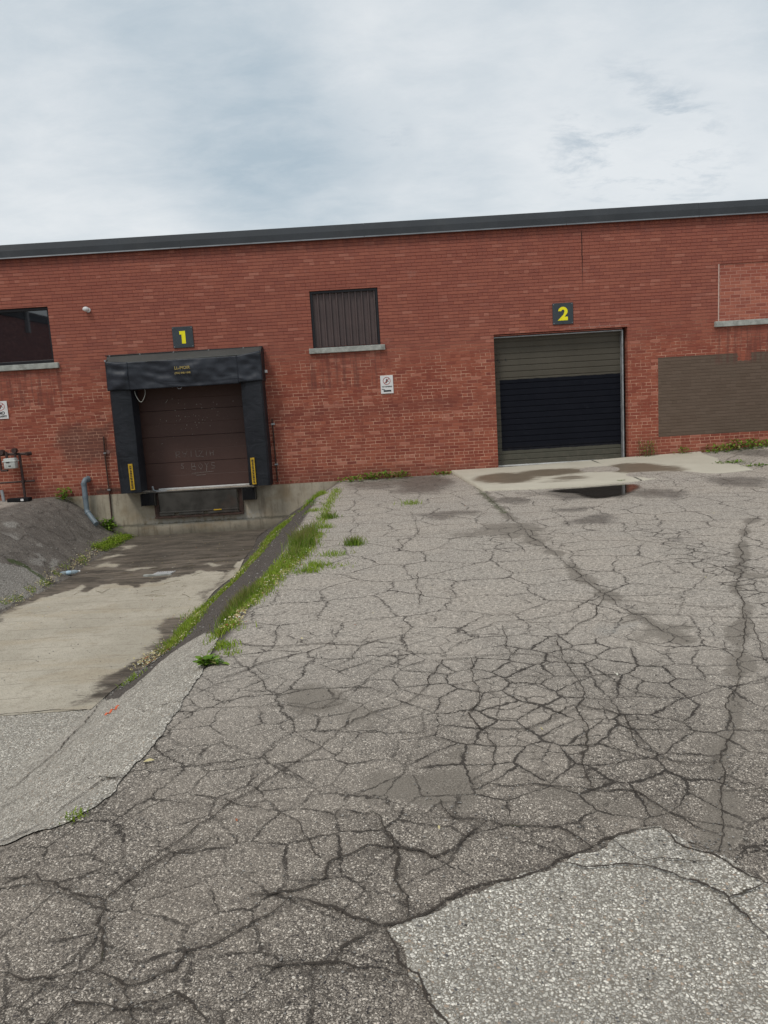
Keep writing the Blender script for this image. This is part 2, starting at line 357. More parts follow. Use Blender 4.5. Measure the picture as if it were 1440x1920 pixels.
# fabric of the dock shelter
m, t = newmat('shelter_vinyl'); p = t.pos()
n1 = t.noise(p, 2.2, 5, .6).outputs[0]
c = t.mix(t.mr(n1, .35, .7), (.009, .011, .015), (.018, .020, .026))
c = t.mix(t.mr(t.noise(t.v('MULTIPLY', p, (7, 7, 1.2)), 2, 5, .65).outputs[0], .58, .8, 0, .35), c, (.075, .080, .085))
wr = t.noise(t.v('MULTIPLY', p, (1.0, 1.0, 1.7)), 2.6, 3, .5, 1.2).outputs[0]
t.out(c, .52, t.bump(wr, .28, .05, t.bump(t.noise(p, 160, 2).outputs[0], .1, .002)), spec=.35); M['vinyl'] = m
m, t = newmat('shelter_vinyl_creased'); p = t.pos()
c = t.mix(t.noise(p, 3, 5, .6).outputs[0], (.012, .015, .022), (.026, .030, .040))
w1 = t.noise(t.v('MULTIPLY', p, (1.2, 1.0, 2.6)), 1.6, 1, .4, 1.0).outputs[0]; w2 = t.noise(t.v('ADD', t.v('MULTIPLY', p, (3., 1.0, 1.3)), (4, 2, 1)), 1.3, 1, .4, 1.2).outputs[0]
t.out(c, .5, t.bump(t.m('ADD', w1, t.m('MULTIPLY', w2, .8)), .45, .05), spec=.4); M['vinyl_head'] = m
m, t = newmat('shelter_vinyl_faded'); p = t.pos()
c = t.mix(t.noise(p, 3, 5, .6).outputs[0], (.045, .047, .045), (.085, .085, .078))
t.out(c, .7, t.bump(t.noise(p, 4, 3, .5, 1.).outputs[0], .4, .03), spec=.3); M['vinyl_grey'] = m

# brown dock door and green door
m, t = newmat('brown_door_paint'); p = t.pos(); x, y, z = t.xyz(p)
c = t.mix(t.noise(p, 1.6, 5, .6).outputs[0], (.060, .031, .025), (.105, .056, .045))
c = t.mix(t.mr(t.noise(t.v('MULTIPLY', p, (3, 1, 9)), 3, 6, .7).outputs[0], .55, .8, 0, .3), c, (.12, .08, .07))
sc = t.vor(p, 26).outputs['Distance']
spt = t.m('MULTIPLY', t.mr(sc, .13, .06), t.mr(t.noise(p, 1.7, 3).outputs[0], .50, .62))
c = t.mix(t.m('MULTIPLY', spt, .55), c, (.35, .30, .27))
t.out(c, .55, t.bump(t.noise(t.v('MULTIPLY', p, (1, 1, 8)), 9, 3).outputs[0], .15, .004), spec=.35); M['door_brown'] = m
m, t = newmat('two_tone_door_paint'); p = t.pos(); x, y, z = t.xyz(p)
nz = t.m('MULTIPLY', t.m('SUBTRACT', t.noise(t.v('MULTIPLY', p, (1, 1, .4)), 5, 5, .7).outputs[0], .5), .05)
def inb(a, lo, hi, s=.006): return t.m('MULTIPLY', t.mr(t.m('ADD', a, nz), lo-s, lo+s), t.mr(t.m('ADD', a, nz), hi+s, hi-s))
c0 = t.mix(t.noise(p, 1.3, 5, .6).outputs[0], (.068, .061, .048), (.108, .097, .077))
c0 = t.mix(t.mr(z, 1.6, .1, 0, .35), c0, (.068, .080, .062))
nv = t.m('MULTIPLY', inb(x, 2.55, 8), inb(z, .41, 1.92))
c1 = t.mix(t.noise(p, 2.5, 5, .6).outputs[0], (.004, .005, .009), (.009, .010, .016))
c1 = t.mix(t.mr(t.noise(t.v('MULTIPLY', p, (1, 1, 3)), 6, 5, .7).outputs[0], .62, .8, 0, .45), c1, (.06, .065, .08))
c = t.mix(nv, c0, c1)
gm_ = t.noise(t.v('MULTIPLY', p, (6, 1, .7)), 1.5, 6, .7).outputs[0]; c = t.mix(t.m('MULTIPLY', t.mr(gm_, .52, .75, 0, .35), t.m('SUBTRACT', 1., nv)), c, (.07, .062, .052))
c = t.mix(t.m('MULTIPLY', t.mr(z, .55, .08), t.mr(t.noise(p, 9, 5, .7).outputs[0], .4, .7, .1, .6)), c, (.16, .14, .11))
scf = t.noise(t.v('MULTIPLY', p, (4, 1, 26)), 1.6, 4, .75).outputs[0]; c = t.mix(t.mr(scf, .68, .78, 0, .35), c, (.10, .10, .10))
t.out(c, t.mr(t.noise(p, 3, 4).outputs[0], .3, .7, .45, .75), t.bump(t.noise(t.v('MULTIPLY', p, (1, 1, 2)), 2.3, 3).outputs[0], .35, .02), spec=.12); M['door_two'] = m
m, t = newmat('window_glass')
t.out((.012, .013, .016), .02, t.bump(t.noise(t.pos(), 1.2, 2).outputs[0], .02, .02), spec=.5, **{'IOR': 2.1}); M['glass'] = m

# ---------------------------------------------------------------- the building
B = thing('brick_building', 'long red brick industrial building with two loading doors and a dark metal roof edge', 'building', (0, 0, 0))
XL, XR, ZT, YB = -34.0, 30.0, 4.98, 30.0
holes = [(-7.9, -6.765, 2.83, 3.975), (-1.345, .065, 2.80, 3.96), (2.425, 5.215, -.2, 2.865), (-5.42, -2.70, -.02, 2.5), (7.10, 9.6, 2.86, 4.015), (-9.9+.0, -7.9, 2.83, 3.975)]
holes[0] = (-10.2, -6.765, 2.83, 3.975); holes.pop()
xs = sorted({XL, XR} | {h[0] for h in holes} | {h[1] for h in holes}); zs = sorted({-.2, 0.0, ZT} | {h[2] for h in holes} | {h[3] for h in holes})
b = MB()
def inhole(xc, zc): return any(h[0] < xc < h[1] and h[2] < zc < h[3] for h in holes)
for i in range(len(xs)-1):
    for j in range(len(zs)-1):
        x0, x1, z0, z1 = xs[i], xs[i+1], zs[j], zs[j+1]
        if inhole((x0+x1)/2, (z0+z1)/2): continue
        if z1 <= 0.001 and x1 < 0: continue          # concrete foundation below the bricks there
        b.add([(x0, 0, z0), (x1, 0, z0), (x1, 0, z1), (x0, 0, z1)], [(0, 1, 2, 3)])
DEP = .34
for (x0, x1, z0, z1) in holes:
    b.add([(x0, 0, z0), (x0, 0, z1), (x0, DEP, z1), (x0, DEP, z0)], [(0, 1, 2, 3)])
    b.add([(x1, 0, z0), (x1, DEP, z0), (x1, DEP, z1), (x1, 0, z1)], [(0, 1, 2, 3)])
    b.add([(x0, 0, z1), (x1, 0, z1), (x1, DEP, z1), (x0, DEP, z1)], [(0, 1, 2, 3)])
    b.add([(x0, 0, z0), (x0, DEP, z0), (x1, DEP, z0), (x1, 0, z0)], [(0, 1, 2, 3)])
b.add([(XL, 0, -.2), (XL, YB, -.2), (XL, YB, ZT), (XL, 0, ZT)], [(0, 1, 2, 3)])
b.add([(XR, 0, -.2), (XR, YB, -.2), (XR, YB, ZT), (XR, 0, ZT)], [(0, 1, 2, 3)])
b.add([(XL, YB, -.2), (XR, YB, -.2), (XR, YB, ZT), (XL, YB, ZT)], [(0, 1, 2, 3)])
b.build('wall', M['brick'], B, fix=False)
MB().box(XL+.4, XR-.4, .4, YB-.4, 4.9, 5.02).build('roof', M['roof'], B)
# foundation with its lower ledge
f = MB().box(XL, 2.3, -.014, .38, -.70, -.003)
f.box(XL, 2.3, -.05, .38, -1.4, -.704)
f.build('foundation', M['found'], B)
# roof edge
fz = MB(); joints = [XL-.1, -15.9, -11.9, -7.9, -3.89, -.14, 3.97, 6.67, 10.7, 14.7, 18.7, XR+.1]
for a0, a1 in zip(joints[:-1], joints[1:]):
    dzj = random.uniform(-.004, .004); dyj = random.uniform(-.003, .003)
    pr = [(.02, 4.965), (-.075, 4.965), (-.075, 5.105+dzj), (-.035, 5.235+dzj), (.30, 5.225), (.30, 5.0), (.02, 5.0)]
    fz.prism_x([(yy+dyj, zz) for yy, zz in pr], a0+.0008, a1-.0008)
fz.each('roof_fascia', M['fascia'], B)
dr = MB()
for a0, a1 in zip(joints[:-1], joints[1:]): dr.prism_x([(-.07, 4.962), (-.095, 4.945), (-.098, 4.950), (-.078, 4.975)], a0+.004, a1-.004)
dr.each('drip_edge', M['drip'], B)
# left window, its mate behind the picture edge
wn = MB()
X0, X1, Z0, Z1 = -10.2, -6.765, 2.83, 3.975
for (a0, a1, c0, c1) in ((X0, X1, Z1-.06, Z1), (X0, X1, Z0, Z0+.07), (X1-.055, X1, Z0+.07, Z1-.06), (X0, X0+.055, Z0+.07, Z1-.06), (-8.55, -8.49, Z0+.07, Z1-.06)):
    wn.box(a0, a1, .06, .15, c0, c1, .006)
wf = wn.build('window', M['dark_frame'], B)
MB().box(X0+.02, X1-.02, .10, .115, Z0+.03, Z1-.03).build('pane', M['glass'], wf)
MB().box(X0-.1, -6.665, -.07, .12, 2.715, 2.829, .008).build('sill', M['sillc'], wf)
# corrugated shutter in the middle
vt = MB(); x0, x1, z0, z1 = -1.345, .065, 2.80, 3.96
ribs = 10; wd = (x1-x0-.10)/ribs
pts = []; xx = x0+.05
for k in range(ribs):
    pts += [(xx, .10), (xx+wd*.62, .10), (xx+wd*.70, .062), (xx+wd*.92, .062)]; xx += wd
pts.append((x1-.05, .10)); n = len(pts)
vt.add([(px, py, z0+.03) for px, py in pts]+[(px, py, z1-.05) for px, py in pts], [(i, i+1, i+1+n, i+n) for i in range(n-1)])
vs_ = vt.build('corrugated_shutter', M['vent'], B, fix=False)
fr = MB()
for (a0, a1, c0, c1) in ((x0, x1, z1-.05, z1), (x0, x1, z0, z0+.02), (x0, x0+.05, z0+.02, z1-.05), (x1-.05, x1, z0+.02, z1-.05)): fr.box(a0, a1, .045, .13, c0, c1, .004)
fr.build('frame', M['dark_frame'], vs_)
MB().box(-1.43, .155, -.065, .14, 2.69, 2.799, .008).build('sill', M['sillc'], vs_)
# bricked-up window at the right
bi = MB(); bi.add([(7.1, .018, 2.86), (9.6, .018, 2.86), (9.6, .018, 4.015), (7.1, .018, 4.015)], [(0, 1, 2, 3)])
bw_ = bi.build('bricked_up_window', M['brick_infill'], B, fix=False)
MB().box(7.1, 7.122, -.004, .03, 2.862, 4.01).build('mortar_joint', plain('pale_mortar', (.55, .40, .34), .9), bw_)
MB().box(7.02, 9.7, -.06, .1, 2.745, 2.858, .008).build('sill', M['sillc'], bw_)
# door 1 (brown, at the dock)
def panel_door(name, x0, x1, z0, z1, y, mat, seams, gap=.012, parent=B):
    d = MB(); pr_ = [(y+.02, z0)]; zz = [z0]+seams+[z1]
    for a, c in zip(zz[:-1], zz[1:]): pr_ += [(y, a+gap*.5), (y, (a+c)/2-.006), (y+.003, (a+c)/2), (y, (a+c)/2+.006), (y, c-gap*.5), (y+.02, c)]
    n = len(pr_); d.add([(x0, q, r_) for q, r_ in pr_]+[(x1, q, r_) for q, r_ in pr_], [(i, i+n, i+1+n, i+1) for i in range(n-1)])
    return d.build(name, mat, parent, fix=False)
door1 = panel_door('dock_door', -5.41, -2.71, .01, 2.55, .30, M['door_brown'], [.58, 1.14, 1.70, 2.2])
MB().box(-4.93, -2.88, .21, .26, .0, .036, .008).build('threshold', M['white_metal'], door1)
MB().tube([(-5.02, .10, .10), (-5.0, .06, .03), (-4.93, .05, .0), (-4.7, .05, -.01)], .022, 8).build('torn_seal', M['galv'], door1)
# door 2 (two-tone, at grade)
d = MB(); rows = 22; zz0, zz1 = .085, 2.84; hrow = (zz1-zz0)/rows
prof = []
for k in range(rows):
    a = zz0+k*hrow; prof += [(.232, a), (.220, a+hrow*.10), (.220, a+hrow*.86), (.232, a+hrow*.94)]
prof.append((.232, zz1)); n = len(prof)
d.add([(2.38, y_, z_) for y_, z_ in prof]+[(5.25, y_, z_) for y_, z_ in prof], [(i, i+n, i+1+n, i+1) for i in range(n-1)])
door2 = d.build('overhead_door', M['door_two'], B, fix=False)
MB().box(2.43, 5.13, .19, .225, .075, .105, .004).build('bottom_strip', M['white_metal'], door2)
MB().box(5.125, 5.155, .10, .225, .09, 2.80, .003).build('side_track', M['galv'], door2)
MB().box(2.43, 5.155, .12, .225, 2.795, 2.818, .003).build('head_trim', M['galv'], door2)
hb = MB()
for (hx, hz, ra) in ((2.53, 2.34, .022), (2.56, 2.30, .014), (2.69, 2.35, .014), (2.70, 2.32, .011)):
    hb.tube([(hx, .2185, hz), (hx, .224, hz)], ra, 9)
hb.each('hole', M['black_ink'], door2)
# ---------------------------------------------------------------- dock shelter
YF = -.42
DS = thing('dock_shelter', 'black vinyl dock shelter framing the brown loading door under the number 1 sign', 'dock shelter', (-3.98, 0, 0))
def fabric_sheet(name, P, nu, nv, amp, mat, parent, thick=.012):
    "bilinear patch P[4] (bl, br, tr, tl) with soft wrinkles"
    bl, br, tr, tl = [Vector(q) for q in P]; nrm = (br-bl).cross(tl-bl).normalized(); vs = []
    for j in range(nv+1):
        for i in range(nu+1):
            u, v = i/nu, j/nv; q = bl*(1-u)*(1-v)+br*u*(1-v)+tr*u*v+tl*(1-u)*v
            w_ = math.sin(math.pi*u)**.5*math.sin(math.pi*v)**.5
            n_ = mnoise.noise(Vector((q.x*1.6, q.y*2, q.z*2.6)))+.5*mnoise.noise(Vector((q.x*5+q.z*4, 0, q.z*7-q.x*2)))
            vs.append(q+nrm*amp*n_*(.25+.75*w_))
    o = MB().add(vs, [(j*(nu+1)+i, j*(nu+1)+i+1, (j+1)*(nu+1)+i+1, (j+1)*(nu+1)+i) for j in range(nv) for i in range(nu)]).build(name, mat, parent, fix=False)
    o.data.polygons.foreach_set('use_smooth', [True]*len(o.data.polygons))
    sd_ = o.modifiers.new('s', 'SOLIDIFY'); sd_.thickness = thick; sd_.offset = -1
    return o
# side pads: tapered foam columns
def side_pad(x_out, x_in, flip):
    b_ = MB(); ns = 24; ring = []
    s = 1 if x_in > x_out else -1
    prof = [(x_out, -.01), (x_out+s*.005, YF+.04), (x_out+s*.04, YF), (x_out+s*.33, YF-.005), (x_in-s*.02, YF+.05), (x_in, YF+.12), (x_in+s*.0, -.01)]
    for k in range(ns+1):
        z_ = .03+(2.34-.03)*k/ns
        for i, (px, py) in enumerate(prof):
            a = mnoise.noise(Vector((i*.7, z_*1.6, x_out)))*.012
            b_.v.append((px+a, py+(a if 0 < i < 6 else 0), z_ + (.03*(i/6) if k == 0 else 0)))
    n = len(prof)
    for k in range(ns):
        for i in range(n-1): b_.f.append((k*n+i, k*n+i+1, (k+1)*n+i+1, (k+1)*n+i)); b_.mi.append(0)
    b_.f.append(tuple(range(n))); b_.mi.append(0)
    o = b_.build('side_pad', M['vinyl'], DS, smooth=True); return o
pl1 = side_pad(-5.555, -5.10, 0); pl2 = side_pad(-2.40, -2.86, 1)
def stripe(xa, xb, za, zb, pad):
    g_ = MB().box(xa, xb, YF-.030, YF-.016, za, zb, .002).build('guide_stripe', M['yellow'], pad)
    tb = MB(); k = 0
    zc_ = za+.03
    while zc_ < zb-.03:
        h_ = random.uniform(.012, .026)
        tb.box(xa+.02+random.uniform(0, .008), xb-.02-random.uniform(0, .008), YF-.033, YF-.0305, zc_, zc_+h_); zc_ += h_+random.uniform(.008, .016)
    tb.build('lettering', M['black_ink'], g_)
stripe(-5.315, -5.225, .11, .655, pl1); stripe(-2.775, -2.69, .08, .635, pl2)
# head curtain
hc = fabric_sheet('head_curtain', [(-5.13, YF-.03, 2.165), (-2.86, YF-.03, 2.165), (-2.86, YF-.035, 2.72), (-5.13, YF-.035, 2.72)], 60, 24, .055, M['vinyl_head'], DS)
fabric_sheet('corner_flap', [(-5.57, YF-.02, 2.17), (-5.10, YF-.035, 2.165), (-5.10, YF-.04, 2.72), (-5.55, YF-.02, 2.76)], 16, 18, .08, M['vinyl_head'], hc)
fabric_sheet('corner_flap', [(-2.88, YF-.035, 2.18), (-2.385, YF-.015, 2.20), (-2.395, YF-.015, 2.80), (-2.88, YF-.04, 2.72)], 16, 18, .08, M['vinyl_head'], hc)
fabric_sheet('top_band', [(-5.55, YF-.03, 2.71), (-2.39, YF-.03, 2.74), (-2.40, -.10, 2.90), (-5.62, -.10, 2.88)], 40, 6, .012, M['vinyl_grey'], hc)
sdp = MB()
for xs_, s in ((-5.56, 1), (-2.39, 1)): sdp.add([(xs_, YF-.02, 2.2), (xs_, YF-.02, 2.75), (xs_-.02 if xs_ < -4 else xs_, -.01, 2.88), (xs_-.02 if xs_ < -4 else xs_, -.01, 2.2)], [(0, 1, 2, 3)])
sdp.add([(-5.1, YF+.02, 2.30), (-2.86, YF+.02, 2.30), (-2.86, .0, 2.30), (-5.1, .0, 2.30)], [(0, 1, 2, 3)])
so_ = sdp.build('side_closure', M['vinyl'], DS, fix=False); sm_ = so_.modifiers.new('s', 'SOLIDIFY'); sm_.thickness = .01
MB().box(-5.66, -2.39, -.11, -.004, 2.885, 2.905, .004).build('top_rail', M['dark_frame'], DS)
rv_ = MB()
for x_ in (-5.56, -4.93, -4.23, -3.5, -2.78): rv_.tube([(x_, -.108, 2.893), (x_, -.125, 2.888)], .016, 8)
rv_.tube([(-5.69, -.01, 2.80), (-5.69, -.05, 2.80)], .02, 8)
rv_.each('bolt', M['galv'], DS)
wall_text('LL-MOIR', -3.99, 2.545, YF-.075, .085, M['gold_ink'], hc, bold=.002)
wall_text('(905) 848-1848', -3.99, 2.445, YF-.075, .052, M['gold_ink'], hc, bold=.0015)
MB().box(-2.385, -2.335, -.06, -.004, 2.36, 2.42, .004).build('bracket', M['sign_white'], DS)
hk = MB(); hk.tube([(-4.10+.045*math.cos(a), YF, 2.165+.035*math.sin(a)) for a in np.linspace(math.pi, 2*math.pi, 9)], .006, 6).build('hook', M['galv'], DS)
tag(MB().tube([(-4.93+.10*math.cos(a)+.02*math.sin(a*2), YF+.05, 2.07+.16*math.sin(a)) for a in np.linspace(math.pi*.85, math.pi*2.25, 26)], .0045, 6).build('cord', M['rope'], smooth=True),
    'loop of pale cord hanging in the top left corner of the dock door', 'cord')
# scratched graffiti on the dock door
gr = MB()
def stroke(pts, r=.0035, y=.2975):
    gr.tube([(px, y, pz) for px, pz in pts], r, 5)
def letters(word, x, z, h_, w_):
    G_ = {'R': [[(0, 0), (0, 1), (.7, .9), (.6, .55), (0, .5), (.8, 0)]], 'A': [[(0, 1), (.4, 0), (.9, 1)], [(.2, .6), (.7, .6)]], 'I': [[(.4, 0), (.4, 1)]], 'L': [[(.1, 1), (.1, 0), (.8, 0)]],
          'Z': [[(0, 1), (.8, 1), (0, 0), (.9, 0)]], 'H': [[(0, 0), (0, 1)], [(.7, 0), (.7, 1)], [(0, .5), (.7, .5)]], 'B': [[(0, 0), (0, 1), (.6, .9), (.5, .55), (0, .5), (.75, .4), (.6, 0), (0, 0)]],
          'O': [[(.4, 0), (0, .5), (.4, 1), (.85, .5), (.4, 0)]], 'Y': [[(0, 1), (.4, .5), (.8, 1)], [(.4, .5), (.2, -.3)]], 'S': [[(.8, .9), (.2, 1), (.1, .6), (.7, .4), (.6, 0), (0, .05)]], ' ': []}
    for ch in word:
        for s in G_[ch]: stroke([(x+a*w_*.8+random.uniform(-.006, .006), z+b_*h_+random.uniform(-.008, .008)) for a, b_ in s], random.choice((.003, .004, .0045)))
        x += w_
letters('RAIL', -4.50, .68, .13, .14); letters('ZIH', -4.0, .68, .12, .12)
letters('S', -4.42, .44, .1, .1); letters('BOYS', -4.18, .40, .14, .14)
stroke([(-4.2, .32), (-3.72, .34)]); stroke([(-4.1, .27), (-3.9, .275)])
for _ in range(4):
    x_, z_ = random.uniform(-5, -3), random.uniform(.3, 1.9); stroke([(x_, z_), (x_+random.uniform(-.05, .05), z_+random.uniform(-.03, .03))], .004)
stroke([(-4.62, 1.86), (-4.58, 1.90), (-4.56, 1.93)], .008)
gr.build('scratched_graffiti', M['chalk'], door1)
sf = MB()
for _ in range(46):
    x_ = random.gauss(-4.1, .35); z_ = random.gauss(1.5, .28)
    if not -5 < x_ < -2.95: continue
    sf.tube([(x_, .2985, z_), (x_, .2965, z_)], random.uniform(.004, .011), 6)
sf.build('paint_chips', M['scuff'], door1)
# ---------------------------------------------------------------- leveller, bumpers
LV = thing('dock_leveller', 'dark steel dock leveller plate hanging below the brown dock door', 'dock leveller', (-4.0, 0, -.5))
fm = MB(); fm.box(-4.97, -4.87, -.075, -.016, -.535, -.01, .004); fm.box(-3.16, -3.07, -.075, -.016, -.535, -.01, .004); fm.box(-4.97, -3.07, -.12, -.052, -.575, -.535, .004)
fm.build('frame', M['steel_rust'], LV)
MB().add([(-4.85, -.14, -.03), (-3.18, -.14, -.03), (-3.18, -.10, -.43), (-4.85, -.10, -.43), (-4.85, -.115, -.03), (-3.18, -.115, -.03), (-3.18, -.075, -.43), (-4.85, -.075, -.43)],
         [(0, 1, 2, 3), (7, 6, 5, 4), (0, 4, 5, 1), (3, 2, 6, 7), (0, 3, 7, 4), (1, 5, 6, 2)]).build('lip_plate', M['steel_dark'], LV)
ke = MB(); ke.box(-4.86, -4.55, -.12, -.08, -.515, -.465, .003); ke.box(-4.46, -3.92, -.12, -.08, -.515, -.465, .003); ke.box(-3.83, -3.17, -.12, -.08, -.515, -.465, .003); ke.box(-4.86, -3.17, -.13, -.09, -.46, -.432, .003)
ke.each('lip_keeper', M['steel_dark'], LV)
MB().box(-3.70, -3.53, -.134, -.131, -.458, -.434).build('warning_label', M['yellow'], LV)
MB().box(-5.1, -2.86, -.15, -.016, -.012, .0, .003).build('nosing', M['steel_dark'], LV)
def bumper(x0, x1, label):
    o = MB(); k = x0
    while k < x1-.01: o.box(k, min(k+.026, x1), -.20, -.04, -.27, -.025+random.uniform(-.004, .004), .004); k += .03
    T_ = thing('dock_bumper', label, 'dock bumper', ((x0+x1)/2, -.02, -.15), 'dock bumpers beside the leveller')
    o.build('rubber_block', M['black_rubber'], T_)
    a = MB(); a.box(x0-.012, x0-.002, -.21, -.016, -.28, -.02, .002); a.box(x1+.002, x1+.012, -.21, -.016, -.28, -.02, .002); a.each('bracket', M['steel_dark'], T_)
bumper(-5.20, -4.92, 'laminated black rubber dock bumper left of the leveller plate')
bumper(-3.04, -2.78, 'laminated black rubber dock bumper right of the leveller plate')

# ---------------------------------------------------------------- signs
def number_sign(x, z, label, poly):
    T_ = thing('number_sign', label, 'sign', (x, 0, z), 'door number signs')
    MB().box(x-.213, x+.213, -.022, -.004, z-.215, z+.215, .004).build('plate', M['sign_grey'], T_)
    MB().prism_y([(x+a, z+b_) for a, b_ in poly], -.0255, -.0225).build('numeral', M['yellow2'], T_)
    bo = MB()
    for a in (-.19, .19):
        for c_ in (-.19, .19): bo.tube([(x+a, -.022, z+c_), (x+a, -.026, z+c_)], .008, 8)
    bo.each('bolt', M['galv'], T_)
one = [(-.065, .125), (.055, .125), (.055, -.13), (-.025, -.13), (-.025, .055), (-.065, .055)]
def two_poly():
    P = []
    for a in np.linspace(R(175), R(-40), 16): P.append((.0+.098*math.cos(a), .045+.092*math.sin(a)))
    P += [(.03, -.065), (.10, -.065), (.10, -.138), (-.112, -.138)]
    P += [(.012, -.018)]
    for a in np.linspace(R(-30), R(175), 12): P.append((.0+.034*math.cos(a), .048+.030*math.sin(a)))
    return P
number_sign(-4.03, 3.19, 'dark grey square sign with a yellow 1 above the dock shelter', one)
number_sign(3.875, 3.205, 'dark grey square sign with a yellow 2 above the two-tone overhead door', two_poly())
def notice(x, z, w_, h_, label, lines, tilt=0., extra=False):
    T_ = thing('notice_sign', label, 'sign', (x, 0, z), 'white prohibition notices')
    pl_ = MB().box(x-w_/2, x+w_/2, -.018, -.008, z-h_/2, z+h_/2, .002).build('plate', M['sign_white'], T_)
    rg = MB(); cz = z+h_*.20; r_ = w_*.30
    n_ = 32; vs = [(x+q*math.cos(2*math.pi*k/n_), -.0192, cz+q*math.sin(2*math.pi*k/n_)) for q in (r_, r_*.86) for k in range(n_)]
    rg.add(vs, [(k, (k+1) % n_, (k+1) % n_+n_, k+n_) for k in range(n_)])
    c_ = r_*.66; e_ = r_*.06
    rg.add([(x-c_-e_, -.0194, cz-c_+e_), (x-c_+e_, -.0194, cz-c_-e_), (x+c_+e_, -.0194, cz+c_-e_), (x+c_-e_, -.0194, cz+c_+e_)], [(0, 1, 2, 3)])
    rg.build('ring', M['red_ink'], T_, fix=False)
    k = r_*.62
    pg = MB().prism_y([(x+a*k, cz+b_*k) for a, b_ in ((-.25, .55), (.0, .95), (.2, .55), (.45, .1), (.85, -.35), (.6, -.45), (.25, -.15), (.15, -.4), (-.1, -.95), (-.55, -.9), (-.25, -.5), (-.3, .0))], -.0188, -.0183)
    pg.build('pictogram', M['black_ink'], T_)
    for (tx, tz, ts, bo, sx) in lines: wall_text(tx, x, z+tz, -.0193, ts, M['black_ink'], T_, bold=bo, sx=sx)
    if extra:
        e = MB(); e.box(x-.075, x+.085, -.0200, -.0185, z-h_*.40, z-h_*.31); e.build('marker_tag', M['black_ink'], T_)
        MB().tube([(x-.11, -.0195, z-h_*.24), (x-.085, -.0195, z-h_*.26), (x-.05, -.0195, z-h_*.275)], .006, 5).build('marker_tag', M['black_ink'], T_)
notice(.147, 1.972, .265, .375, 'small white no loitering notice between the shutter and the overhead door', [('NO LOITERING', -.045, .036, .0012, .85)], extra=True)
notice(-7.995, 1.917, .275, .37, 'white no graffiti notice above the gas meter', [('NO', -.065, .085, .004, 1.05), ('GRAFFITI', -.135, .055, .002, .95)])

# ---------------------------------------------------------------- security light
SL = thing('wall_light', 'small white security lamp high on the bricks between window and number 1', 'light', (-5.95, 0, 3.86))
MB().tube([(-5.93, -.003, 3.85), (-5.93, -.03, 3.85)], .05, 16).build('base', M['sign_white'], SL, smooth=True)
bm = bmesh.new(); bmesh.ops.create_uvsphere(bm, u_segments=16, v_segments=10, radius=.058)
for v in bm.verts: v.co = Vector((v.co.x*1.15-5.955, v.co.y*.9-.075, v.co.z*.85+3.865))
me = bpy.data.meshes.new('lamp_head'); bm.to_mesh(me); bm.free(); link('lamp_head', me, M['sign_white'], SL, True)

# ---------------------------------------------------------------- pipes
DP = thing('drain_pipe', 'grey plastic drain pipe bending out of the wall beside the left asphalt bank', 'pipe', (-6.45, 0, .3))
K = .985
MB().tube([(-6.34, .0, .355), (-6.35, -.05, .36), (-6.37, -.10, .35), (-6.385, -.14, .31), (-6.39, -.15, .25), (-6.39, -.155, -.26), (-6.385, -.165, -.30), (-6.36, -.19, -.345), (-6.12, -.42, -.56)], .055, 14).build('pipe', M['pipe_grey'], DP, smooth=True)
jt = MB(); jt.tube([(-6.39, -.152, .02), (-6.39, -.153, -.04)], .062, 14); jt.tube([(-6.39, -.151, .24), (-6.39, -.151, .30)], .062, 14); jt.tube([(-6.37, -.185, -.33), (-6.34, -.21, -.36)], .062, 14); jt.tube([(-6.335, -.004, .355), (-6.35, -.03, .358)], .068, 14)
jt.each('coupling', M['pipe_grey'], DP, True)
vp = thing('conduit_pipe', 'thin rusty vertical pipe left of the dock shelter', 'pipe', (-5.9, 0, -.6))
MB().tube([(-5.90, -.04, 1.24), (-5.915, -.04, .9), (-5.91, -.04, .1), (-5.92, -.045, -.62)], .016, 8).build('pipe', M['steel_rust'], vp)
cl = MB(); cl.box(-5.94, -5.88, -.06, -.003, .88, .90); cl.box(-5.94, -5.88, -.06, -.016, .09, .12); cl.each('clamp', M['galv'], vp)
tag(MB().tube([(-5.86, -.002, .91), (-5.86, -.008, .91)], .045, 14).build('blanking_plate', plain('brown_cap', (.22, .12, .10), .7)), 'round brown blanking cap on the bricks beside the thin pipe', 'cap')
rc_ = thing('cable_conduit', 'thin grey conduit running up the bricks at the right side of the dock shelter', 'conduit', (-2.3, 0, 0))
MB().tube([(-2.315, -.03, 1.40), (-2.31, -.03, .8), (-2.305, -.03, .06)], .014, 8).build('pipe', M['steel_rust'], rc_)
c_ = MB(); c_.box(-2.34, -2.27, -.05, -.003, 1.27, 1.31); c_.box(-2.335, -2.265, -.05, -.003, .42, .45); c_.each('clamp', M['galv'], rc_)
# gas meter
GM = thing('gas_meter', 'pale gas meter on brown pipework at the left edge of the brick wall', 'gas meter', (-7.9, -.2, 0))
k = .98
MB().box(-7.93, -7.69, -.36, -.20, .70, .915, .02).build('meter_body', M['meter'], GM, smooth=True)
mm_ = MB(); mm_.box(-7.87, -7.80, -.366, -.3605, .82, .85); mm_.box(-7.83, -7.78, -.366, -.3605, .745, .765); mm_.each('dial', M['black_ink'], GM)
MB().box(-7.95, -7.67, -.37, -.19, .84, .862, .004).build('band', M['meter'], GM)
pp = MB()
pp.tube([(-8.6, -.17, 1.0), (-7.66, -.17, .985), (-7.47, -.17, .98)], .030, 10)
pp.tube([(-7.66, -.17, 1.0), (-7.655, -.17, .5), (-7.66, -.17, .02)], .028, 10)
pp.tube([(-7.58, -.17, .985), (-7.56, -.01, .985)], .024, 8)
pp.tube([(-8.7, -.15, .39), (-7.42, -.15, .40)], .018, 8)
pp.tube([(-7.50, -.15, .40), (-7.50, -.01, .40)], .018, 8)
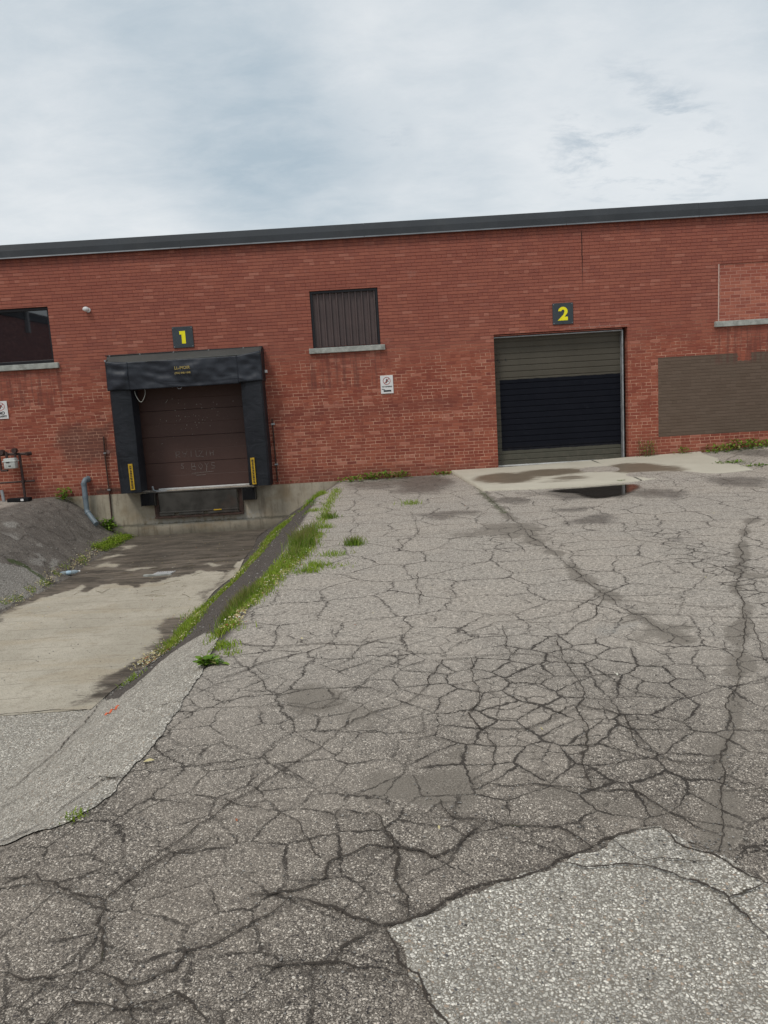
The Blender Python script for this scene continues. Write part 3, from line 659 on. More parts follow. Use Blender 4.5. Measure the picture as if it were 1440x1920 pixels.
pp.tube([(-7.90, -.24, .90), (-7.90, -.24, 1.05)], .028, 10); pp.tube([(-7.72, -.24, .90), (-7.72, -.24, 1.03)], .022, 10)
pp.tube([(-8.05, -.24, .66), (-8.05, -.24, .98)], .022, 8); pp.tube([(-8.05, -.24, .66), (-7.9, -.26, .66)], .022, 8)
pp.build('pipework', M['meter_pipe'], GM, smooth=True)
vl = MB(); vl.tube([(-7.72, -.28, 1.065), (-7.72, -.19, 1.065)], .052, 12); vl.tube([(-8.0, -.28, 1.04), (-8.0, -.16, 1.04)], .055, 12); vl.tube([(-7.50, -.21, .98), (-7.44, -.12, .98)], .040, 10); vl.tube([(-7.66, -.21, .40), (-7.66, -.11, .40)], .035, 10)
vl.each('valve', M['meter_pipe'], GM, True)
MB().tube([(-8.12, -.2, .25), (-8.10, -.2, .0), (-8.10, -.2, -.05)], .035, 10).build('riser', M['galv'], GM, smooth=True)
BX = thing('ground_box', 'low black box lying at the foot of the gas meter pipes', 'box', (-7.7, -.3, 0))
MB().box(-7.93, -7.48, -.42, -.24, .0, .075, .008).build('case', M['black_rubber'], BX)
MB().box(-7.64, -7.58, -.426, -.4205, .015, .06).build('tag', M['sign_white'], BX)

# neighbouring wing seen only as the reflection in the window
NB = thing('neighbouring_building', 'brick wing across the yard, mirrored in the dark window', 'building', (-21, -35, 0))
MB().box(-31, -21.2, -75, -8, -.2, 7.5).build('wall', M['brick_far'], NB)
MB().box(-31.2, -21.1, -75.2, -7.8, 7.5, 8.0, .02).build('roof_fascia', M['fascia'], NB)
wq = MB()
for yy in (-27.5, -33.5, -39.5, -46): wq.box(-21.195, -21.16, yy-1.3, yy+1.3, 1.3, 2.9)
wq.each('window', M['glass'], NB)
MB().box(-21.19, -20.95, -31.4, -31.15, 6.7, 9.6, .02).build('chimney_flue', M['galv'], NB)
# ---------------------------------------------------------------- masks on the ground
def P(*pts): return [spot(*q) for q in pts]
def seg_dist(x, y, pts):
    d = np.full(x.shape, 1e9)
    for (ax, ay), (bx, by) in zip(pts[:-1], pts[1:]):
        vx, vy = bx-ax, by-ay; L = vx*vx+vy*vy+1e-9
        k = np.clip(((x-ax)*vx+(y-ay)*vy)/L, 0, 1)
        d = np.minimum(d, np.hypot(x-ax-k*vx, y-ay-k*vy))
    return d
def warp(x, y, k=1.0):
    wx = np.array([mnoise.noise(Vector((a*1.7, b_*1.2, .3)))*.30+mnoise.noise(Vector((a*5.5, b_*4, 1.3)))*.13 for a, b_ in zip(x, y)])
    wy = np.array([mnoise.noise(Vector((a*1.7, b_*1.2, 9.3)))*.42+mnoise.noise(Vector((a*5.5, b_*4, 7.3)))*.16 for a, b_ in zip(x, y)])
    return x+wx*k, y+wy*k
def ell(x, y, px, py, rx, ry, hard=1.0):
    c = spot(px, py); a = spot(px+rx, py); u_ = spot(px, py-ry); l_ = spot(px, py+ry)
    wx = abs(a[0]-c[0]); wy = abs(u_[1]-l_[1])/2
    cyy = (u_[1]+l_[1])/2
    r = np.hypot((x-c[0])/wx, (y-cyy)/wy)
    return sm((1.5-r)/1.1*hard)
def poly_in(x, y, poly):
    ins = np.zeros(x.shape, bool); n = len(poly)
    for i in range(n):
        x0, y0 = poly[i]; x1, y1 = poly[(i+1) % n]
        if y0 == y1: continue
        c = ((y0 > y) != (y1 > y)) & (x < (x1-x0)*(y-y0)/(y1-y0)+x0); ins ^= c
    return ins

# main cracks traced on the ground: (points, width in metres, halo, on_patch)
CR = [
 ([(480,1680),(567,1670),(613,1640),(623,1613),(673,1597),(737,1593),(793,1597),(813,1607),(853,1593),(880,1567),(905,1540)], .020, .05),
 ([(613,1527),(693,1533),(710,1553),(737,1587),(747,1633),(760,1687),(757,1727)], .016, .04),
 ([(560,1690),(600,1697),(653,1710),(707,1740),(740,1732),(773,1720),(853,1687),(933,1662),(987,1636),(1047,1620),(1110,1598),(1180,1566),(1236,1552)], .026, .055),
 ([(620,1822),(645,1770),(707,1742)], .018, .04),
 ([(480,1818),(560,1815),(613,1817),(687,1827),(733,1833),(770,1850)], .02, .05),
 ([(722,1748),(745,1785),(765,1825),(800,1870),(830,1925),(850,1980)], .026, .05),
 ([(1240,1552),(1290,1590),(1345,1605),(1400,1640),(1445,1665)], .022, .05),
 ([(0,1650),(60,1640),(110,1665),(160,1680),(200,1690),(260,1640),(330,1600),(400,1570)], .016, .04),
 ([(0,1830),(90,1850),(150,1835),(200,1800),(180,1740),(200,1690)], .02, .05),
 ([(150,1835),(240,1850),(330,1815),(350,1780),(440,1750),(560,1690)], .018, .045),
 ([(80,1925),(130,1890),(230,1900),(330,1880),(400,1925)], .02, .05),
 ([(250,1925),(240,1850)], .016, .04),
 ([(440,1205),(520,1215),(600,1207),(680,1211),(715,1199),(744,1195)], .016, .02),
 ([(421,1272),(450,1262),(490,1245),(560,1225)], .016, .02),
 ([(680,1211),(660,1235),(620,1250)], .012, .02),
 ([(450,1330),(540,1325),(590,1330),(640,1320)], .010, .02),
 ([(610,1610),(560,1560),(520,1530),(430,1500),(350,1500)], .010, .02),
 ([(240,1655),(300,1600),(360,1560),(450,1500),(540,1440),(600,1400),(640,1370)], .012, .03),
 ([(640,1370),(700,1340),(760,1320),(800,1290),(830,1240),(880,1235)], .014, .03),
 ([(905,925),(945,960),(975,985),(1000,1010),(1030,1032),(1060,1055),(1095,1085),(1130,1110),(1165,1135),(1200,1158),(1240,1180),(1290,1205)], .014, .12),
 ([(1416,972),(1397,986),(1390,1029),(1388,1067),(1383,1104),(1397,1133),(1393,1200),(1380,1290),(1365,1370),(1357,1430),(1355,1510),(1350,1600)], .014, .10),
 ([(760,1008),(830,1000),(900,992),(960,990)], .014, .05),
 ([(745,1010),(755,1030),(780,1040)], .012, .02), ([(770,960),(783,985),(782,1005)], .012, .02), ([(783,1075),(785,1110),(790,1135)], .010, .01),
 ([(1060,1128),(1130,1125),(1200,1128),(1280,1135),(1340,1140),(1390,1135)], .012, .02),
 ([(880,1235),(890,1290),(885,1340),(905,1365),(930,1400),(925,1440),(880,1470)], .013, .04),
 ([(1040,1200),(1065,1240),(1090,1290),(1095,1340),(1100,1400),(1090,1440),(1110,1480)], .015, .07),
 ([(880,1235),(960,1225),(1040,1230),(1120,1260),(1180,1290),(1230,1310)], .014, .03),
 ([(905,1365),(990,1370),(1090,1325),(1180,1345),(1200,1400),(1260,1430),(1350,1440)], .016, .035),
 ([(880,1470),(950,1480),(1040,1470),(1110,1480),(1190,1490),(1260,1530),(1340,1570)], .014, .05),
 ([(820,1500),(840,1530),(905,1540),(960,1545),(1050,1550),(1110,1598)], .018, .045),
 ([(700,1290),(650,1295),(600,1330)], .008, .02),
 ([(860,1190),(930,1170),(1010,1160),(1080,1140),(1130,1110)], .012, .02),
 ([(630,1260),(700,1240),(760,1250),(830,1240)], .008, .02),
 ([(945,1175),(960,1225)], .010, .02), ([(1140,1110),(1120,1150),(1040,1200)], .014, .03),
 ([(1440,1487),(1400,1487),(1357,1485)], .012, .02), ([(1440,1375),(1400,1370),(1365,1370)], .010, .02), ([(1440,1240),(1420,1200),(1400,1150)], .010, .02),
]
CRP = [   # cracks crossing the pale patches
 ([(1040,1625),(1067,1627),(1093,1637),(1207,1633),(1247,1640),(1313,1670),(1360,1700),(1400,1735),(1445,1775)], .026),
 ([(1153,1583),(1180,1605),(1213,1628)], .018), ([(1360,1700),(1393,1687),(1445,1665)], .022), ([(1213,1628),(1280,1613),(1345,1617)], .014),
 ([(230,1462),(205,1463),(180,1475),(150,1497),(120,1515),(90,1540),(50,1562),(0,1582)], .016),
 ([(340,1318),(310,1325),(270,1333)], .010), ([(230,1462),(190,1467),(160,1465)], .007),
 ([(0,1490),(30,1475),(60,1450),(110,1408),(140,1375),(165,1352),(195,1315)], .030),
 ([(65,1465),(100,1430),(130,1400),(160,1375)], .012), ([(230,1310),(255,1290),(268,1276)], .014), ([(0,1520),(60,1490),(130,1450),(180,1410)], .009), ([(60,1520),(110,1490),(150,1450),(210,1410)], .007),
]
CRW = [([spot(*q) for q in pts], w_, h_) for pts, w_, h_ in CR]
CRPW = [([spot(*q) for q in pts], w_) for pts, w_ in CRP]

def fine_axis(parts):
    out = []
    for a, b_, s in parts: out += list(np.arange(a, b_, s))
    out.append(parts[-1][1]); return np.array(out)
gx = fine_axis([(-400, -60, 40), (-60, -16, 2), (-16, -8.4, .2), (-8.4, 8.8, .045), (8.8, 16, .2), (16, 60, 2), (60, 400, 40)])
gy = fine_axis([(-400, -70, 40), (-70, -20, 2), (-20, -15.4, .12), (-15.4, -10, .035), (-10, .06, .045), (.06, 2, .4), (2, 32, 6), (32, 400, 40)])
GX, GY = np.meshgrid(gx, gy); nx, ny = len(gx), len(gy)
GZ = H(GX, GY)
x, y = GX.ravel(), GY.ravel()
near = (np.abs(x) < 12) & (y < .2) & (y > -18)
xi, yi = x[near], y[near]
A = {k: np.zeros(x.shape, np.float32) for k in ('sand', 'wet', 'dark', 'lite', 'crk', 'moss', 'dirt')}
wxi, wyi = warp(xi, yi, .8)
def put(k, v): A[k][near] = np.maximum(A[k][near], v)
for pts, w_, h_ in CRW:
    if h_ >= .1:
        md = np.clip(.85+.9*np.sin(yi*2.1+xi)*np.sin(yi*5.3+1)*.5+.25*np.sin(yi*11), .25, 1.15)
        put('sand', .95*sm((h_*1.25*md-seg_dist(xi+(wxi-xi)*.25, yi+(wyi-yi)*.25, pts))/(h_*1.1)))
    put('dirt', (.75 if w_ >= .016 else .5)*sm((h_*.5+.035-seg_dist(xi, yi, pts))/(h_*.4+.035)))
for q in ((575,1318,80,36,.9), (640,1350,60,20,.6), (790,1450,95,38,1.), (850,1400,50,20,.6), (430,1440,80,40,.35), (949,993,75,13,.9), (1020,1010,30,10,.6), (1279,1192,60,14,.8), (1210,1160,50,10,.6), (1421,1081,40,12,.8), (900,1000,70,8,.7),
          (1100,1500,150,40,.55), (1330,1560,50,40,.8), (740,1218,60,10,.35), (1150,1290,120,40,.3), (1000,1270,60,14,.4)): put('sand', q[4]*ell(wxi, wyi, *q[:4]))
for q in ((956,940,36,6,.8), (1105,977,52,10,.8), (1067,955,48,6,.7), (1388,903,80,12,.75), (1251,981,32,4,.5), (1262,1012,26,4,.6), (790,908,70,20,.9), (730,905,90,14,.7), (845,966,70,7,.7), (1383,941,26,3,.4), (1110,925,110,13,1.),
          (1230,925,60,12,.8), (1000,925,40,6,.5), (1410,850,60,14,.7), (1360,1230,14,120,.2)): put('wet', q[4]*ell(wxi, wyi, *q[:4]))
for q in ((1080,1400,330,210,1.), (900,1300,200,90,.8), (1150,1250,200,70,.8), (1420,1090,80,130,1.), (700,1600,300,120,.55), (300,1750,300,120,.45), (1250,1500,160,70,.9), (980,1010,110,30,.6), (850,1560,140,60,.5)): put('crk', q[4]*ell(wxi, wyi, *q[:4]))
tR = (xi-toe(yi))/(crest(yi)-toe(yi)); tL = (toel(yi)-xi)/1.62
put('dark', np.where((tR > 0) & (yi > -12.5), sm((1.08-tR)/.16)*.95, 0)*sm((yi+12.2)/1.2))
put('dark', np.where(tL > -.05, sm((1.5-tL)/.3)*.56, 0))
put('lite', .9*poly_in(xi, yi, P((0,1056), (40,1062), (70,1072), (92,1090), (78,1108), (40,1125), (0,1142))+[(-9, -6.2), (-9, -3)]).astype(float))
for q in ((25,1000,60,9,.6), (65,1020,44,8,.6), (95,1052,34,12,1.), (20,982,44,6,.75), (105,1078,24,8,.8), (50,1036,36,7,.7), (140,1000,30,6,.4), (1300,1130,200,60,.3), (750,1000,120,18,.3), (700,1100,200,60,.2), (1175,1175,60,20,.5)): put('lite', q[4]*ell(wxi, wyi, *q[:4]))
put('moss', .9*sm((.10-seg_dist(xi, yi, P((20,1052), (45,1060), (75,1080), (90,1092))))/.08))
put('moss', .6*sm((.12-seg_dist(xi, yi, P((878,893), (905,924), (945,962))))/.08))
put('moss', .5*ell(xi, yi, 1390, 866, 45, 7))

def attrs(me, d):
    for k, v in d.items():
        a = me.attributes.new(k, 'FLOAT', 'POINT'); a.data.foreach_set('value', np.asarray(v, np.float32))

def asphalt_mat(name, pale=False):
    m, t = newmat(name); t.flat = True; p = t.pos(); x, y, z = t.xyz(p)
    sand, wet, dark, lite, crk, moss, dirt = (t.attr(k) for k in ('sand', 'wet', 'dark', 'lite', 'crk', 'moss', 'dirt'))
    q = t.v('ADD', p, t.scale(t.v('SUBTRACT', t.noise(p, 30, 2).outputs['Color'], (.5, .5, .5)), .020))
    SC = 84 if pale else 105
    s1 = t.vor(q, SC, rnd=1.0); d1 = s1.outputs['Distance']; e1 = t.vor(q, SC, 'DISTANCE_TO_EDGE').outputs['Distance']; r1 = t.xyz(s1.outputs['Color'])
    s2 = t.vor(t.v('ADD', q, (3.1, 1.7, .3)), 150 if pale else 210); d2 = s2.outputs['Distance']; r2 = t.xyz(s2.outputs['Color'])
    n1 = t.noise(p, .8, 5, .6).outputs[0]; n2 = t.noise(p, 5, 5, .65).outputs[0]; n3 = t.noise(p, 260, 3, .7).outputs[0]
    rad = t.m('ADD', t.m('MULTIPLY', r1[2], .42), .12)
    big_ = t.m('MULTIPLY', t.mr(e1, .02, .10), t.mr(d1, rad, t.m('MULTIPLY', rad, .75)))
    if pale:
        matrix = t.mix(n3, (.13, .113, .092), (.28, .25, .205))
        small = t.mix(t.mr(d2, .5, .25), matrix, t.mix(r2[1], (.16, .15, .13), (.52, .50, .46)))
        stone = t.mix(t.m('POWER', r1[0], .7), (.27, .25, .215), (.86, .82, .74)); stone = t.mix(t.m('GREATER_THAN', r1[1], .88), stone, (.38, .29, .22))
        stone = t.mix(t.m('GREATER_THAN', r1[1], .95), stone, (.09, .09, .095))
        c = t.mix(big_, small, stone)
        c = t.mix(t.mr(n2, .4, .7, 0, .28), c, (.17, .155, .135)); c = t.mix(t.mr(n1, .4, .7, 0, .22), c, (.24, .225, .20))
    else:
        matrix = t.mix(n3, (.045, .039, .034), (.13, .115, .10))
        small = t.mix(t.mr(d2, .5, .25), matrix, t.mix(r2[1], (.09, .08, .07), (.40, .365, .32)))
        stone = t.mix(r1[0], (.15, .132, .114), (.66, .61, .54))
        stone = t.mix(t.m('GREATER_THAN', r1[1], .80), stone, (.040, .037, .040)); stone = t.mix(t.m('LESS_THAN', r1[1], .035), stone, (.66, .63, .57))
        c = t.mix(big_, small, stone)
        far = t.mr(t.m('ADD', y, t.m('MULTIPLY', t.m('SUBTRACT', n1, .5), 3.)), -13.6, -10.8)                 # paler up the lot: lightening at grazing view put into the colour
        c = t.mix(t.m('MULTIPLY', far, .42), c, (.48, .45, .41))
        c = t.mix(t.mr(n1, .38, .68, 0, .22), c, (.39, .345, .295)); c = t.mix(t.mr(n2, .5, .75, 0, .28), c, (.12, .105, .092))
    # hairline and alligator cracks
    wv = t.scale(t.v('SUBTRACT', t.noise(p, 2.6, 4, .6).outputs['Color'], (.5, .5, .5)), .17)
    wv = t.v('ADD', wv, t.scale(t.v('SUBTRACT', t.noise(p, 14, 5, .8).outputs['Color'], (.5, .5, .5)), .09))
    pw = t.v('ADD', t.v('MULTIPLY', p, (1, 1, 0)), wv)
    pw2 = t.v('ADD', t.v('MULTIPLY', p, (1, 1, 0)), t.scale(wv, .5))
    def cells(sc, wdt, gate, off):
        e = t.vor(t.v('ADD', pw2 if sc > 2 else pw, off), sc, 'DISTANCE_TO_EDGE').outputs['Distance']
        ww = t.m('MULTIPLY', t.m('MULTIPLY', t.mr(t.noise(p, 3.3, 3).outputs[0], .3, .7, .3, 1.5), wdt*sc), t.mr(t.noise(p, 40, 3, .7).outputs[0], .3, .7, .5, 1.5))
        return t.m('MULTIPLY', t.m('SUBTRACT', 1., t.mr(e, t.m('MULTIPLY', ww, .5), ww)), gate)
    cv = t.m('ADD', t.m('MAXIMUM', crk, t.mr(y, -8.5, -11.5, .0, .42)), t.m('MULTIPLY', t.m('SUBTRACT', n2, .5), .8))
    k1 = cells(1.75, .0065, t.m('MULTIPLY', t.mr(t.noise(p, .9, 3).outputs[0], .36, .50, .25, .95), t.mr(crk, .55, .25)), (0, 0, 0))
    k2 = cells(4.2, .0070, t.mr(cv, .18, .62), (5, 3, 0))
    k3 = cells(7.0, .005, t.mr(cv, .78, 1.15), (1, 9, 0))
    kk = t.m('MAXIMUM', t.m('MAXIMUM', k1, k2), k3)
    e2 = t.vor(t.v('ADD', pw2, (5, 3, 0)), 4.2, 'DISTANCE_TO_EDGE').outputs['Distance']; e0 = t.vor(pw, 1.75, 'DISTANCE_TO_EDGE').outputs['Distance']
    hal = t.m('MAXIMUM', t.m('MULTIPLY', t.mr(e2, .13, .01), t.mr(crk, .3, .8, 0, .42)), t.m('MULTIPLY', t.mr(e0, .05, .0), .30))
    hal = t.m('MULTIPLY', hal, t.mr(t.noise(p, 26, 4, .7).outputs[0], .35, .6, .3, 1.))
    if pale: kk = t.m('MULTIPLY', kk, .0); hal = t.m('MULTIPLY', hal, .0)
    n4 = t.noise(p, 62, 4, .75).outputs[0]; n5 = t.noise(p, 120, 2, .8).outputs[0]
    c = t.mix(t.mr(n4, .52, .70, 0, .42), c, t.scale(c, 1.75)); c = t.mix(t.mr(n4, .48, .30, 0, .42), c, t.scale(c, .42))
    n7 = t.noise(p, 30, 5, .85).outputs[0]; fr_ = t.mr(y, -13.5, -9.5)
    c = t.mix(t.m('MULTIPLY', fr_, t.mr(n7, .51, .60, 0, .55)), c, t.scale(c, 1.7)); c = t.mix(t.m('MULTIPLY', fr_, t.mr(n7, .49, .40, 0, .55)), c, t.scale(c, .45))
    n6 = t.noise(p, 12, 5, .75).outputs[0]; c = t.mix(t.mr(n6, .5, .72, 0, .30), c, t.scale(c, .55)); c = t.mix(t.mr(n6, .48, .3, 0, .25), c, t.scale(c, 1.4))
    c = t.v('MULTIPLY', c, (1.17, 1.15, 1.12) if pale else (1.22, 1.17, 1.115))
    dc = t.mix(n5, (.035, .029, .024), (.125, .104, .085))
    c = t.mix(hal, c, dc)
    dd = t.mr(t.m('ADD', dirt, t.m('MULTIPLY', t.m('SUBTRACT', n4, .5), 1.3)), .25, 1.)
    c = t.mix(t.m('MULTIPLY', dd, 0. if pale else .62), c, dc)
    # fine sand washed into the hollows
    sc = t.mix(t.mr(n5, .25, .75), (.085, .072, .058), (.27, .235, .195)); sc = t.mix(t.mr(n2, .35, .65, 0, .4), sc, (.235, .205, .17))
    sm_ = t.mr(t.m('ADD', sand, t.m('MULTIPLY', t.m('SUBTRACT', t.noise(p, 14, 5, .7).outputs[0],   .5), .9)), .22, .80)
    if pale: sm_ = t.m('MULTIPLY', sm_, .3)
    c = t.mix(t.m('MULTIPLY', sm_, .82), c, sc)
    c = t.mix(t.m('MULTIPLY', kk, .86), c, (.038, .031, .026))
    # newer black bank material, pale scuffs, moss
    dk = t.mix(t.mr(n4, .3, .7), (.026, .021, .018), t.mix(n3, (.065, .052, .043), (.18, .150, .125)))
    dk = t.mix(t.m('MULTIPLY', t.mr(d1, .45, .3), t.m('GREATER_THAN', r1[0], .55)), dk, (.16, .145, .135))
    dm = t.mr(t.m('ADD', dark, t.m('MULTIPLY', t.m('SUBTRACT', n2, .5), .35)), .05, .75)
    c = t.mix(t.m('MULTIPLY', dm, t.mr(dark, .1, .9, .80, .95)), c, dk)
    lm = t.mr(t.m('ADD', lite, t.m('MULTIPLY', t.m('SUBTRACT', t.noise(p, 9, 5, .7).outputs[0], .5), .7)), .30, .70)
    lc = t.mix(t.mr(n4, .35, .65), (.17, .15, .13), t.mix(r1[0], (.36, .335, .30), (.62, .59, .53)))
    c = t.mix(t.m('MULTIPLY', lm, .75), c, lc)
    mm = t.mr(t.m('ADD', moss, t.m('MULTIPLY', t.m('SUBTRACT', t.noise(p, 20, 5, .7).outputs[0], .5), 1.2)), .4, .8)
    c = t.mix(t.m('MULTIPLY', mm, .8), c, (.06, .085, .025))
    wt = t.mr(t.m('ADD', wet, t.m('MULTIPLY', t.m('SUBTRACT', t.noise(p, 7, 6, .75).outputs[0], .5), .9)), .2, .95)
    c = t.mix(t.m('MULTIPLY', wt, .62), c, t.mix(.5, (.03, .026, .022), c)); c = t.mix(t.m('MULTIPLY', wt, .45), c, (.045, .038, .032))
    hg = t.m('ADD', t.m('MULTIPLY', t.m('MULTIPLY', t.m('SUBTRACT', .6, d1), t.m('SUBTRACT', 1., t.m('MULTIPLY', sm_, .8))), 1.), t.m('MULTIPLY', n3, .35))
    hg = t.m('SUBTRACT', hg, t.m('MULTIPLY', kk, 1.6)); hg = t.m('ADD', hg, t.m('MULTIPLY', t.m('MULTIPLY', n2, dm), 2.5))
    t.out(c, t.m('SUBTRACT', .92, t.m('MULTIPLY', wt, .45)), t.bump(hg, .75, .008), spec=.25); return m
M['asphalt'] = asphalt_mat('weathered_asphalt'); M['asphalt_pale'] = asphalt_mat('pale_exposed_aggregate', True)

me = bpy.data.meshes.new('ground')
V = np.stack([x, y, GZ.ravel()], 1)
idx = np.arange(nx*ny).reshape(ny, nx)
F = np.stack([idx[:-1, :-1], idx[:-1, 1:], idx[1:, 1:], idx[1:, :-1]], -1).reshape(-1, 4)
me.vertices.add(len(V)); me.vertices.foreach_set('co', V.ravel()); me.loops.add(F.size); me.loops.foreach_set('vertex_index', F.ravel())
me.polygons.add(len(F)); me.polygons.foreach_set('loop_start', np.arange(0, F.size, 4)); me.polygons.foreach_set('loop_total', np.full(len(F), 4)); me.update(); me.validate()
attrs(me, A); tag(link('ground', me, M['asphalt'], smooth=True), kind='structure')

# ---------------------------------------------------------------- thin sheets laid on the ground
def sheet(name, poly, dz, res, mat, jit=.012, attrf=None, zf=None, kind='structure', jag=1.0):
    pts = []
    n = len(poly)
    for i in range(n):
        a = np.array(poly[i]); b_ = np.array(poly[(i+1) % n]); L = np.hypot(*(b_-a)); k = max(1, int(L/(res*.45)))
        for j in range(k):
            q = a+(b_-a)*j/k; nn = mnoise.noise(Vector((q[0]*9, q[1]*9, 0)))*jit*1.6+mnoise.noise(Vector((q[0]*31, q[1]*31, 5)))*jit*.8*jag
            d_ = (b_-a)/L; q = q+np.array((-d_[1], d_[0]))*nn; pts.append((float(q[0]), float(q[1])))
    nb = len(pts); pa = np.array(pts)
    xs_, ys_ = np.meshgrid(np.arange(pa[:, 0].min(), pa[:, 0].max(), res), np.arange(pa[:, 1].min(), pa[:, 1].max(), res))
    xs_, ys_ = xs_.ravel(), ys_.ravel(); ins = poly_in(xs_, ys_, pts); xs_, ys_ = xs_[ins], ys_[ins]
    keep = np.ones(len(xs_), bool)
    for i in range(nb):
        keep &= np.hypot(xs_-pts[i][0], ys_-pts[i][1]) > res*.4
    allp = [Vector(q) for q in pts]+[Vector((float(a), float(b_))) for a, b_ in zip(xs_[keep], ys_[keep])]
    r = geometry.delaunay_2d_cdt(allp, [(i, (i+1) % nb) for i in range(nb)], [], 1, 1e-5)
    vx = np.array([q[0] for q in r[0]]); vy = np.array([q[1] for q in r[0]])
    vz = (zf(vx, vy) if zf else H(vx, vy))+dz
    me = bpy.data.meshes.new(name); me.from_pydata(list(zip(vx.tolist(), vy.tolist(), vz.tolist())), [], [tuple(f) for f in r[2]]); me.update()
    bm = bmesh.new(); bm.from_mesh(me)
    for f_ in bm.faces:
        if f_.normal.z < 0: f_.normal_flip()
    bm.to_mesh(me); bm.free()
    base = {k: np.zeros(len(vx)) for k in A}
    if attrf: base.update(attrf(vx, vy))
    attrs(me, base); o = link(name, me, mat, smooth=True); return tag(o, kind=kind) if kind else o
# pale patch in the foreground
fore = P((724,1746), (740,1738), (770,1728), (860,1694), (930,1664), (985,1640), (1040,1628), (1100,1607), (1165,1574), (1200,1560), (1240,1551), (1262,1566), (1290,1590), (1345,1603), (1400,1640), (1445,1665))
fore += [(2.6, -14.9), (4.4, -16.6), (3.5, -17.5), (.9, -17.0), (.35, -15.6)] + P((830,1925), (800,1872), (765,1825), (745,1787))
sheet('asphalt_patch', fore, .004, .045, M['asphalt_pale'], .016)
# pale worn strip along the bank and the upper ramp
bank = P((410,1190), (402,1215), (385,1250), (362,1290), (335,1330), (300,1385), (270,1420), (237,1450), (225,1470), (205,1495), (180,1515), (130,1542), (60,1566), (0,1588)) + [(-2.2, -15.4), (-3.6, -18.5), (-6.6, -18.5), (-6.6, -10.25), (-4, -10.18)] + P((190,1308), (222,1312), (258,1282), (293,1250), (333,1218), (385,1189))
sheet('worn_asphalt_strip', bank, .008, .05, M['asphalt_pale'], .014, lambda a, b_: {'sand': .75*sm((.10-seg_dist(a, b_, CRPW[7][0]))/.1), 'dark': .5*sm((.05-seg_dist(a, b_, CRPW[4][0]))/.05)})
# concrete ramp
def silt(a, b_):
    a0, b0 = a, b_; a, b_ = warp(a, b_, .8)
    edge = P((60,1130), (150,1095), (173,1108), (200,1097), (235,1092), (273,1103), (290,1095), (333,1086), (383,1076), (440,1073))
    poly = edge+[(-2.5, -4), (-2.4, .2), (-5.8, .2), (-5.6, -5)]
    s = np.where(poly_in(a, b_, poly), 1., sm((.16-seg_dist(a, b_, edge))/.3))
    for q in ((200,1045,26,7), (203,1063,24,4), (400,1063,26,3), (230,1027,18,4), (270,1068,22,2)): s = s*(1-.75*ell(a, b_, *q))
    rpt = P((335,1160), (315,1210), (280,1230), (262,1255), (235,1280), (195,1305))
    s = np.maximum(s, sm((.36-seg_dist(a, b_, rpt))/.3)); s = np.maximum(s, .8*ell(a, b_, 328, 1170, 18, 16))
    lpt = [(toel(q), q) for q in np.linspace(-12, 0, 12)]
    s = np.maximum(s, .9*sm((.25-seg_dist(a, b_, lpt))/.25)); lpt = [(toe(q), q) for q in np.linspace(-10, 0, 12)]
    s = np.maximum(s, .7*sm((.18-seg_dist(a, b_, lpt))/.2))
    return {'sand': s, 'wet': sm((b_+3.4)/1.2)*.7}
m, t = newmat('ramp_concrete'); t.flat = True; p = t.pos(); X_, Y_, Z_ = t.xyz(p)
n1 = t.noise(p, .9, 5, .6).outputs[0]; n2 = t.noise(p, 7, 5, .7).outputs[0]; n3 = t.noise(p, 170, 3, .7).outputs[0]
c = t.mix(t.mr(n1, .35, .7), (.39, .345, .27), (.50, .445, .355))
c = t.mix(t.mr(n2, .47, .75, 0, .55), c, (.25, .205, .15)); c = t.mix(t.mr(t.noise(p, 38, 5, .8).outputs[0], .52, .64, 0, .35), c, (.22, .185, .14)); c = t.mix(t.mr(n3, .3, .75, 0, .6), c, (.54, .49, .40))
c = t.mix(t.m('MULTIPLY', t.mr(t.noise(t.v('MULTIPLY', p, (.5, 1.2, 1)), 1.6, 4).outputs[0], .5, .7), .22), c, (.36, .26, .14))
sp_ = t.vor(p, 120); c = t.mix(t.m('MULTIPLY', t.mr(sp_.outputs['Distance'], .4, .25), t.m('GREATER_THAN', t.xyz(sp_.outputs['Color'])[0], .8)), c, (.14, .12, .10))
yy = t.m('ADD', Y_, t.m('ADD', t.m('MULTIPLY', X_, .03), t.m('MULTIPLY', t.m('SUBTRACT', t.noise(t.v('MULTIPLY', p, (3, 1, 1)), 1.5, 4).outputs[0], .5), .05)))
fy = t.m('FRACT', t.m('DIVIDE', t.m('ADD', yy, 50), .47)); ln = t.mr(t.m('ABSOLUTE', t.m('SUBTRACT', fy, .5)), .020, .005)
ln = t.m('MULTIPLY', ln, t.mr(t.noise(t.v('MULTIPLY', p, (1.4, 6, 1)), 2.2, 4, .7).outputs[0], .36, .52)); c = t.mix(t.m('MULTIPLY', ln, .62), c, (.12, .098, .075))
sv = t.mr(t.m('ADD', t.attr('sand'), t.m('MULTIPLY', t.m('SUBTRACT', t.noise(t.v('MULTIPLY', p, (1, 1.8, 1)), 6.5, 7, .80).outputs[0], .5), 1.7)), .20, .92)
sl_ = t.mix(t.mr(t.noise(t.v('MULTIPLY', p, (.5, 2, 1)), 2.5, 7, .75).outputs[0], .32, .70), (.036, .028, .022), (.185, .150, .118)); sl_ = t.mix(t.mr(n3, .55, .8, 0, .5), sl_, (.20, .17, .14))
sl_ = t.mix(t.m('MULTIPLY', t.attr('wet'), .5), sl_, (.055, .046, .038))
c = t.mix(t.m('MULTIPLY', sv, .93), c, sl_)
